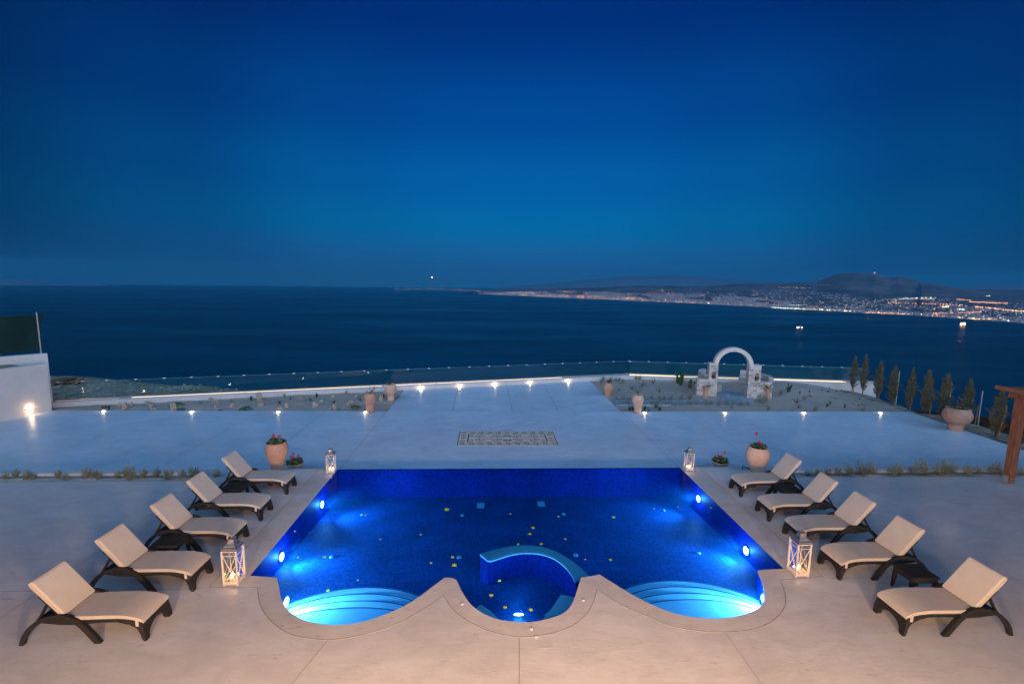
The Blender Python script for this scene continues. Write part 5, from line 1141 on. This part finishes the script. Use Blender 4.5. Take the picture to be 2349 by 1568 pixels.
def interp(tab, u):
    if u <= tab[0][0]: return tab[0][1]
    for a, b in zip(tab, tab[1:]):
        if a[0] <= u <= b[0]: return a[1]+(b[1]-a[1])*(u-a[0])/(b[0]-a[0])
    return tab[-1][1]
SHORE = [(1080,672.5),(1104,674),(1130,676.5),(1200,679.5),(1261,683),(1400,688),(1500,692.5),(1600,697.5),(1700,702),(1777,707),(1850,711.5),(1950,717),(2050,721.5),(2150,728),(2250,735),(2348,742),(2700,770)]
RIDGE = [(1080,670),(1110,667),(1160,663.5),(1250,661),(1333,660.5),(1400,657.5),(1453,655.5),(1520,655),(1600,656.5),(1645,655.5),(1674,651.5),(1720,650.8),(1777,649.5),(1830,648.5),(1874,645.7),(1893,638),(1911,631),(1930,628),(1947,626),(1965,626.3),(1984,628.6),(1996,627.8),(2005.6,626),(2020,631.6),(2044,637.9),(2061,634.3),(2074,635),(2088,638.4),(2105,646.9),(2122,649),(2141,650.5),(2165,655),(2190,661),(2240,664),(2300,664),(2348,665),(2700,672)]
RD = [(1080,11500),(1200,12500),(1700,13500),(1900,12500),(2100,12500),(2300,13000),(2700,12000)]
def dirxy(u, v): d = ray(u, v); return Vector((d.x, d.y)).normalized(), d
def land_pt(u, t):
    s = F3(u, interp(SHORE, u), ZS); vr = interp(RIDGE, u); hd, d = dirxy(u, vr); R_ = interp(RD, u); k = R_/Vector((d.x, d.y)).length
    e = Vector((d.x*k, d.y*k, H+d.z*k)); zr = max(e.z, ZS+25)
    x = s.x+(e.x-s.x)*t; y = s.y+(e.y-s.y)*t
    pw = 2.0 if zr < 150 else 3.2
    hz = (zr-ZS)*(t**pw)
    hz += (14+60*t)*max(0, noise.noise(Vector((x*.0009, y*.0009, 2)))+.25*noise.noise(Vector((x*.003, y*.003, 4))))*min(1, t*4)*(1-t)*1.4
    return Vector((x, y, ZS+.8+hz))
def land_mat():
    m = mat('dry_hills', (.035, .032, .03), .95, .1, 0, .0016, 0, col2=(.19, .13, .12), coords='Object', detail=8); return m
MT['land'] = land_mat()
m = MB(); us = [1072+i*4 for i in range(400)]; ts = [(j/46)**1.5 for j in range(47)]; vs = [land_pt(u, t) for u in us for t in ts]; nj = len(ts)
for i, v in enumerate(vs):
    if i % nj == 0: v.z = ZS-2
ex = []
m.add(vs, [(i*nj+j, (i+1)*nj+j, (i+1)*nj+j+1, i*nj+j+1) for i in range(len(us)-1) for j in range(nj-1)]); struct(m.build('coastal_hills', MT['land'], smooth=True, fixn=False))
def range_mesh(name, pts, dist, depth_, mt, base=ZS-5, us0=None):
    """far ridge: a real tent-shaped mass at `dist`"""
    m = MB(); vs = []; u0, u1 = pts[0][0], pts[-1][0]; n = 120
    for i in range(n+1):
        u = u0+(u1-u0)*i/n; hd, d = dirxy(u, interp(pts, u)); k = dist/Vector((d.x, d.y)).length; z = H+d.z*k+10*noise.noise(Vector((u*.05, 0, 0))); z = max(z, base+2)
        for f, zz in ((.88, base), (.95, base+(z-base)*.45), (1., z), (1.06, base+(z-base)*.4), (1.12, base)): vs.append((d.x*k*f, d.y*k*f, zz+(20*noise.noise(Vector((u*.08, f*9, 1))) if base < zz < z-5 else 0)))
    m.add(vs, [(i*5+j, (i+1)*5+j, (i+1)*5+j+1, i*5+j+1) for i in range(n) for j in range(4)]); return struct(m.build(name, mt, smooth=True, fixn=False))
MT['range'] = mat('distant_rock', (.135, .155, .18), .95, .1)
range_mesh('far_mountains', [(1080,668),(1160,658),(1260,650),(1330,643),(1390,638.5),(1440,633),(1480,634.5),(1530,631.5),(1600,635),(1680,642),(1760,647),(1900,652),(2050,655),(2180,659),(2230,654),(2287,652),(2348,652),(2500,655)], 23800, 1, MT['range'])
range_mesh('west_headland', [(-160,640),(0,640.5),(50,641),(80,642.5),(115,650),(160,650.3),(205,648.8),(230,650),(262,656),(300,658.5),(318,657.5),(334,654.6),(345,655),(360,660),(372,662.5)], 23000, 1, MT['range'])
range_mesh('low_cape', [(900,663.4),(930,661.6),(970,660.8),(1010,661.8),(1060,663),(1100,664.2),(1130,668)], 17500, 1, MT['range'])

# town
def tval(u, v):   # t on the land for an image row
    lo, hi = 0., 1.
    for _ in range(18):
        mid = (lo+hi)/2; q = land_pt(u, mid)-Vector((0, 0, H)); vv = CY-FPX*q.dot(CAMU)/q.dot(CAMF)
        if vv > v: lo = mid
        else: hi = mid
    return lo
rnd = random.Random(11); BLD = []
def addb(u, t, big=1.):
    p = land_pt(u, t); dist = p.length; w = (10+17*rnd.random())*big; h = (5+9*rnd.random())*(big**.5); BLD.append((dist, p, w, w*(.5+.6*rnd.random()), h, rnd.random()*1.6))
for i in range(5600):
    u = 1110+700*rnd.random()**.9; band = interp([(1110,3),(1200,10),(1300,17),(1400,16),(1500,17),(1600,24),(1700,20),(1810,16)], u); dv = band*rnd.random()**1.0
    if noise.noise(Vector((u*.02, dv*.12, 3))) < -.28 and dv > 6: continue
    addb(u, tval(u, interp(SHORE, u)-.6-dv), 1.15)
for i in range(3400):
    u = 1640+760*rnd.random(); dv = interp([(1640,38),(1800,44),(2000,40),(2348,46)], u)*rnd.random()**1.5
    c = noise.noise(Vector((u*.012, dv*.07, 8)))
    if c < .02 and dv > 9 and rnd.random() > .15: continue
    addb(u, tval(u, interp(SHORE, u)-.8-dv), .95)
BLD.sort(key=lambda b: b[0])
def bmesh_b(m, b, at0=False):
    _, p, w, d, h, a = b; T = (Matrix.Identity(4) if at0 else Matrix.Translation(p)) @ Matrix.Rotation(a, 4, 'Z'); m.box(-w/2, w/2, -d/2, d/2, -6, h, T)
    T2 = T @ Matrix.Translation((w*.2, 0, h)); m.box(-w*.12, w*.12, -d*.15, d*.15, 0, 2.6, T2)
for i, b in enumerate(BLD[:300]):
    m = MB(); bmesh_b(m, b, True); o = m.build('town_building', MT['far_wall'] if i % 3 else MT['far_wall_b'], loc=b[1])
    tag(o, 'small pale flat-roofed building in the near part of the town across the bay', 'building', 'buildings of the town across the bay')
m = MB()
for b in BLD[300:]: m.cur = rnd.random() < .3; m.cur = int(m.cur); bmesh_b(m, b)
tag(m.build('town', [MT['far_wall'], MT['far_wall_b']]), 'dense pale town along the coast across the bay', 'town', kind='stuff')
# town lights
LC = {'town_light_amber': ((1., .46, .16), 20), 'town_light_white': ((1., .80, .52), 20), 'town_light_green': ((.75, 1., .72), 16), 'town_light_orange': ((1., .34, .09), 22)}
for k, (c, s) in LC.items(): MT[k] = emat(k, c, s, False)
keys = list(LC); LT = []
def addl(u, v, k, s=1.):
    t = tval(u, v); p = land_pt(u, t); p.z += 9; LT.append((s, p, k))
for i in range(420):   # waterfront
    u = 1128+1220*rnd.random()**.95; dens = 1 if u < 1850 else .75
    if rnd.random() < dens: addl(u, interp(SHORE, u)-1.2-2.2*rnd.random()**2, rnd.choice((keys[0], keys[0], keys[1], keys[3] if u < 1600 else keys[2])), .55+.55*rnd.random()**2)
for i in range(620):
    u = 1120+1228*rnd.random(); addl(u, interp(SHORE, u)-3-30*rnd.random()**1.2*min(1, (u-1080)/500), rnd.choice((keys[0], keys[1], keys[3], keys[2])), .3+.5*rnd.random()**2)
def chain(pts, n, k, s, jit=.8):
    for i in range(n):
        f = i/(n-1)*(len(pts)-1); a = min(int(f), len(pts)-2); f -= a; u = pts[a][0]+(pts[a+1][0]-pts[a][0])*f+jit*rnd.uniform(-1, 1); v = pts[a][1]+(pts[a+1][1]-pts[a][1])*f+jit*.4*rnd.uniform(-1, 1); addl(u, v, k, s*(.8+.4*rnd.random()))
def z4(x, y): return ((3100+x/2.358)/1.7445, (1050+y/2.358)/1.7445)
O_, A_, W_, G_ = keys[3], keys[0], keys[1], keys[2]
chain([z4(1080,385), z4(1250,390), z4(1450,395), z4(1620,400), z4(1800,408)], 26, O_, .85)
chain([z4(1720,352), z4(1850,362)], 10, O_, .7); chain([z4(1840,377), z4(2200,390)], 26, O_, .85)
chain([z4(1900,423), z4(2050,436), z4(2200,455), z4(2349,468)], 30, O_, .95); chain([z4(1500,487), z4(1700,482), z4(1950,475)], 26, O_, .7)
chain([z4(1130,350), z4(1300,345), z4(1500,352)], 18, G_, .8); chain([z4(1260,340), z4(1520,335)], 7, W_, 1.); chain([z4(1590,423), z4(1640,423)], 5, W_, 1.)
chain([z4(2000,320), z4(2030,320)], 3, W_, .7); chain([z4(1850,545), z4(2040,540)], 14, A_, .9); chain([z4(30,238), z4(330,245)], 26, A_, .42); chain([z4(430,215), z4(610,212)], 12, A_, .35)
chain([z4(100,400), z4(250,408)], 8, G_, 1.); chain([z4(400,450), z4(700,468)], 14, W_, .9); chain([z4(850,480), z4(1200,495)], 22, A_, .8); chain([z4(1730,450), z4(1790,450)], 5, G_, 1.)
chain([(1330,679), (1430,683.5), (1480,685)], 44, O_, .8, 1.); chain([(1215,676.5), (1320,681)], 26, A_, .7, 1.); chain([(1165,671), (1225,673)], 18, W_, .8, 1.2); chain([(1280,668.5), (1325,670)], 14, A_, .55, .9)
chain([(1480,672), (1560,673.5)], 14, O_, .5); chain([(1735,699), (1790,700)], 14, O_, .55); chain([(1770,707), (1850,711)], 26, G_, .95, .8)
LT.sort(key=lambda l: -l[0]/max(1, l[1].length)**0)
def ico(r):
    bm = bmesh.new(); bmesh.ops.create_icosphere(bm, subdivisions=1, radius=r); m = MB(); bm.verts.ensure_lookup_table(); m.add([v.co for v in bm.verts], [[v.index for v in f.verts] for f in bm.faces]); bm.free(); return m
lib = {k: ico(1.).build('town_lamp', MT[k]) for k in keys}; firsts = set()
for s, p, k in LT[:120]:
    o = lib[k]
    if k in firsts: o = lib[k].copy(); COL.objects.link(o)
    firsts.add(k); o.location = p; r = s*p.length*.00032; o.scale = (r*1.3, r*1.3, r); tag(o, 'bright %s lamp in the town across the bay' % {O_: 'orange', A_: 'amber', W_: 'warm white', G_: 'greenish white'}[k], 'lamp', 'bright lamps of the town across the bay')
m = MB(); base = ico(1.)
for s, p, k in LT[120:]:
    m.cur = keys.index(k); r = s*p.length*.00028; m.add([(x*r*1.3+p.x, y*r*1.3+p.y, z*r+p.z) for x, y, z in base.v], base.f)
for i in range(30):   # lights of the low cape
    u = 902+200*(i/30)+6*rnd.random(); v = interp([(900,662.6),(1000,662.9),(1060,665),(1100,667)], u)-.6*rnd.random(); hd, d = dirxy(u, v); k_ = 15000/Vector((d.x, d.y)).length; p = Vector((d.x*k_, d.y*k_, H+d.z*k_)); m.cur = rnd.choice((0, 3, 1)); r = 15000*.00030*(.3+.35*rnd.random()); m.add([(x*r*1.3+p.x, y*r*1.3+p.y, z*r+p.z) for x, y, z in base.v], base.f)
tag(m.build('town_lights', [MT[k] for k in keys]), 'countless small lights of the town and coast across the bay', 'town lights', kind='stuff')
# single lights
def glow(name, loc, r, mt, lab, cat): o = ico(r*(.5 if name == 'summit_lamp' else 1)).build(name, mt, loc=loc, smooth=True); tag(o, lab, cat); return o
MT['plane'] = emat('aircraft_light', (1., .5, .25), 24, False)
d = ray(990.5, 636.2); glow('aircraft_light', Vector((0, 0, H))+d*15000, 15, MT['plane'], 'single orange aircraft light above the horizon over the bay', 'aircraft light')
u, v = 2005.6, 625.6; hd, d = dirxy(u, v); k_ = 12400/Vector((d.x, d.y)).length; glow('summit_lamp', Vector((d.x*k_, d.y*k_, H+d.z*k_)), 7, MT['town_light_amber'], 'warm lamp on the summit of the mountain', 'lamp')
# ships
def ship(u, v, L, rz, lab, lamps):
    p = F3(u, v, ZS); s = empty('ship', p, lab, 'ship', rz); W = L*.16
    m = MB(); secs = [(-.5, .7), (-.3, 1), (.2, 1), (.4, .6), (.5, .05)]; vs = []
    for x, w in secs: vs += [(x*L, -w*W/2, L*.07), (x*L*.96, -w*W/3, -2), (x*L*.96, w*W/3, -2), (x*L, w*W/2, L*.07)]
    m.add(vs, [(4*i+k, 4*i+k+1, 4*i+5+k, 4*i+4+k) for i in range(4) for k in range(3)]+[(4*i, 4*i+4, 4*i+7, 4*i+3) for i in range(4)]+[(0, 1, 2, 3)]); m.build('hull', MT['hull'], s)
    m = MB(); m.box(-.42*L, -.22*L, -W*.4, W*.4, L*.07, L*.2); m.box(-.40*L, -.26*L, -W*.3, W*.3, L*.2, L*.26); m.box(-.02*L, .02*L, -W*.1, W*.1, L*.07, L*.24); m.build('superstructure', MT['ship_white'], s)
    m = MB(); m.tube([(-.3*L, 0, L*.26), (-.3*L, 0, L*.36)], L*.008, 6); m.build('mast', MT['hull'], s)
    for x, z, r, k in lamps: ico(L*r).build('deck_lamp', MT[k], s, loc=(x*L, -W*.45, z*L))
MT['ship_w'] = emat('ship_lamp_white', (1., .9, .72), 5, False); MT['ship_o'] = emat('ship_lamp_orange', (1., .55, .28), 14, False); MT['ship_r'] = emat('ship_lamp_red', (1., .12, .14), 4, False)
ship(1833, 753.5, 42, 0, 'small ship with white deck lights anchored in the bay', [(-.4, .20, .085, 'ship_w'), (-.16, .21, .08, 'ship_w'), (.33, .19, .09, 'ship_w'), (.16, .36, .04, 'ship_r')])
ship(2207, 746.5, 60, .1, 'ship with orange deck lights anchored close to the far shore', [(-.25, .30, .065, 'ship_o'), (.16, .30, .08, 'ship_o'), (-.30, .15, .095, 'ship_o'), (.18, .16, .075, 'ship_o')])
for k, (u, v, mt, r) in enumerate(((1087, 674.3, 'ship_o', .08), (1100.5, 674.4, 'ship_o', .08), (1110.8, 674.3, 'ship_o', .11), (1710, 716.8, 'ship_w', .02), (1740.5, 718, 'ship_w', .08), (2199, 782.5, 'ship_r', .05), (920+.5, 846, 'ship_o', .0))):
    if k == 6: continue
    p = F3(u, v, ZS); L = 30 if k < 3 else 12; s = empty('fishing_boat', p, ('fishing boat with an orange light off the harbour, leftmost of three', 'fishing boat with an orange light off the harbour, middle of three', 'fishing boat with an orange light off the harbour, rightmost of three', 'faint unlit boat in the middle of the bay', 'small boat with a white light in the middle of the bay', 'small boat with a reddish light in the right part of the bay')[k], 'boat', .4*k, 'small boats in the bay')
    m = MB(); vs = []
    for x, w in ((-.5, .7), (0, 1), (.5, .05)): vs += [(x*L, -w*L*.14, L*.1), (x*L*.95, 0, -1), (x*L, w*L*.14, L*.1)]
    m.add(vs, [(3*i+j, 3*i+j+1, 3*i+4+j, 3*i+3+j) for i in range(2) for j in range(2)]+[(0, 3, 5, 2), (3, 6, 8, 5), (0, 1, 2)]); m.build('hull', MT['ship_white'], s); m = MB(); m.box(-L*.25, L*.02, -L*.08, L*.08, L*.1, L*.24); m.build('cabin', MT['ship_white'], s)
    ico(L*r).build('masthead_lamp', MT[mt], s, loc=(0, 0, L*.32))
# air between here and the mountains
hz = bpy.data.materials.new('haze'); hz.use_nodes = True; nt = hz.node_tree; nt.nodes.clear(); o = nt.nodes.new('ShaderNodeOutputMaterial'); pv = nt.nodes.new('ShaderNodeVolumePrincipled')
pv.inputs['Color'].default_value = (.035, .28, .50, 1); pv.inputs['Density'].default_value = .000043; nt.links.new(pv.outputs[0], o.inputs['Volume'])
m = MB(); m.box(-30000, 30000, -3000, 30000, ZS-260, 900)
HAZE = True
if HAZE: h_ = m.build('haze', hz); tag(h_, 'thin blue evening haze over the bay', 'haze', kind='stuff')
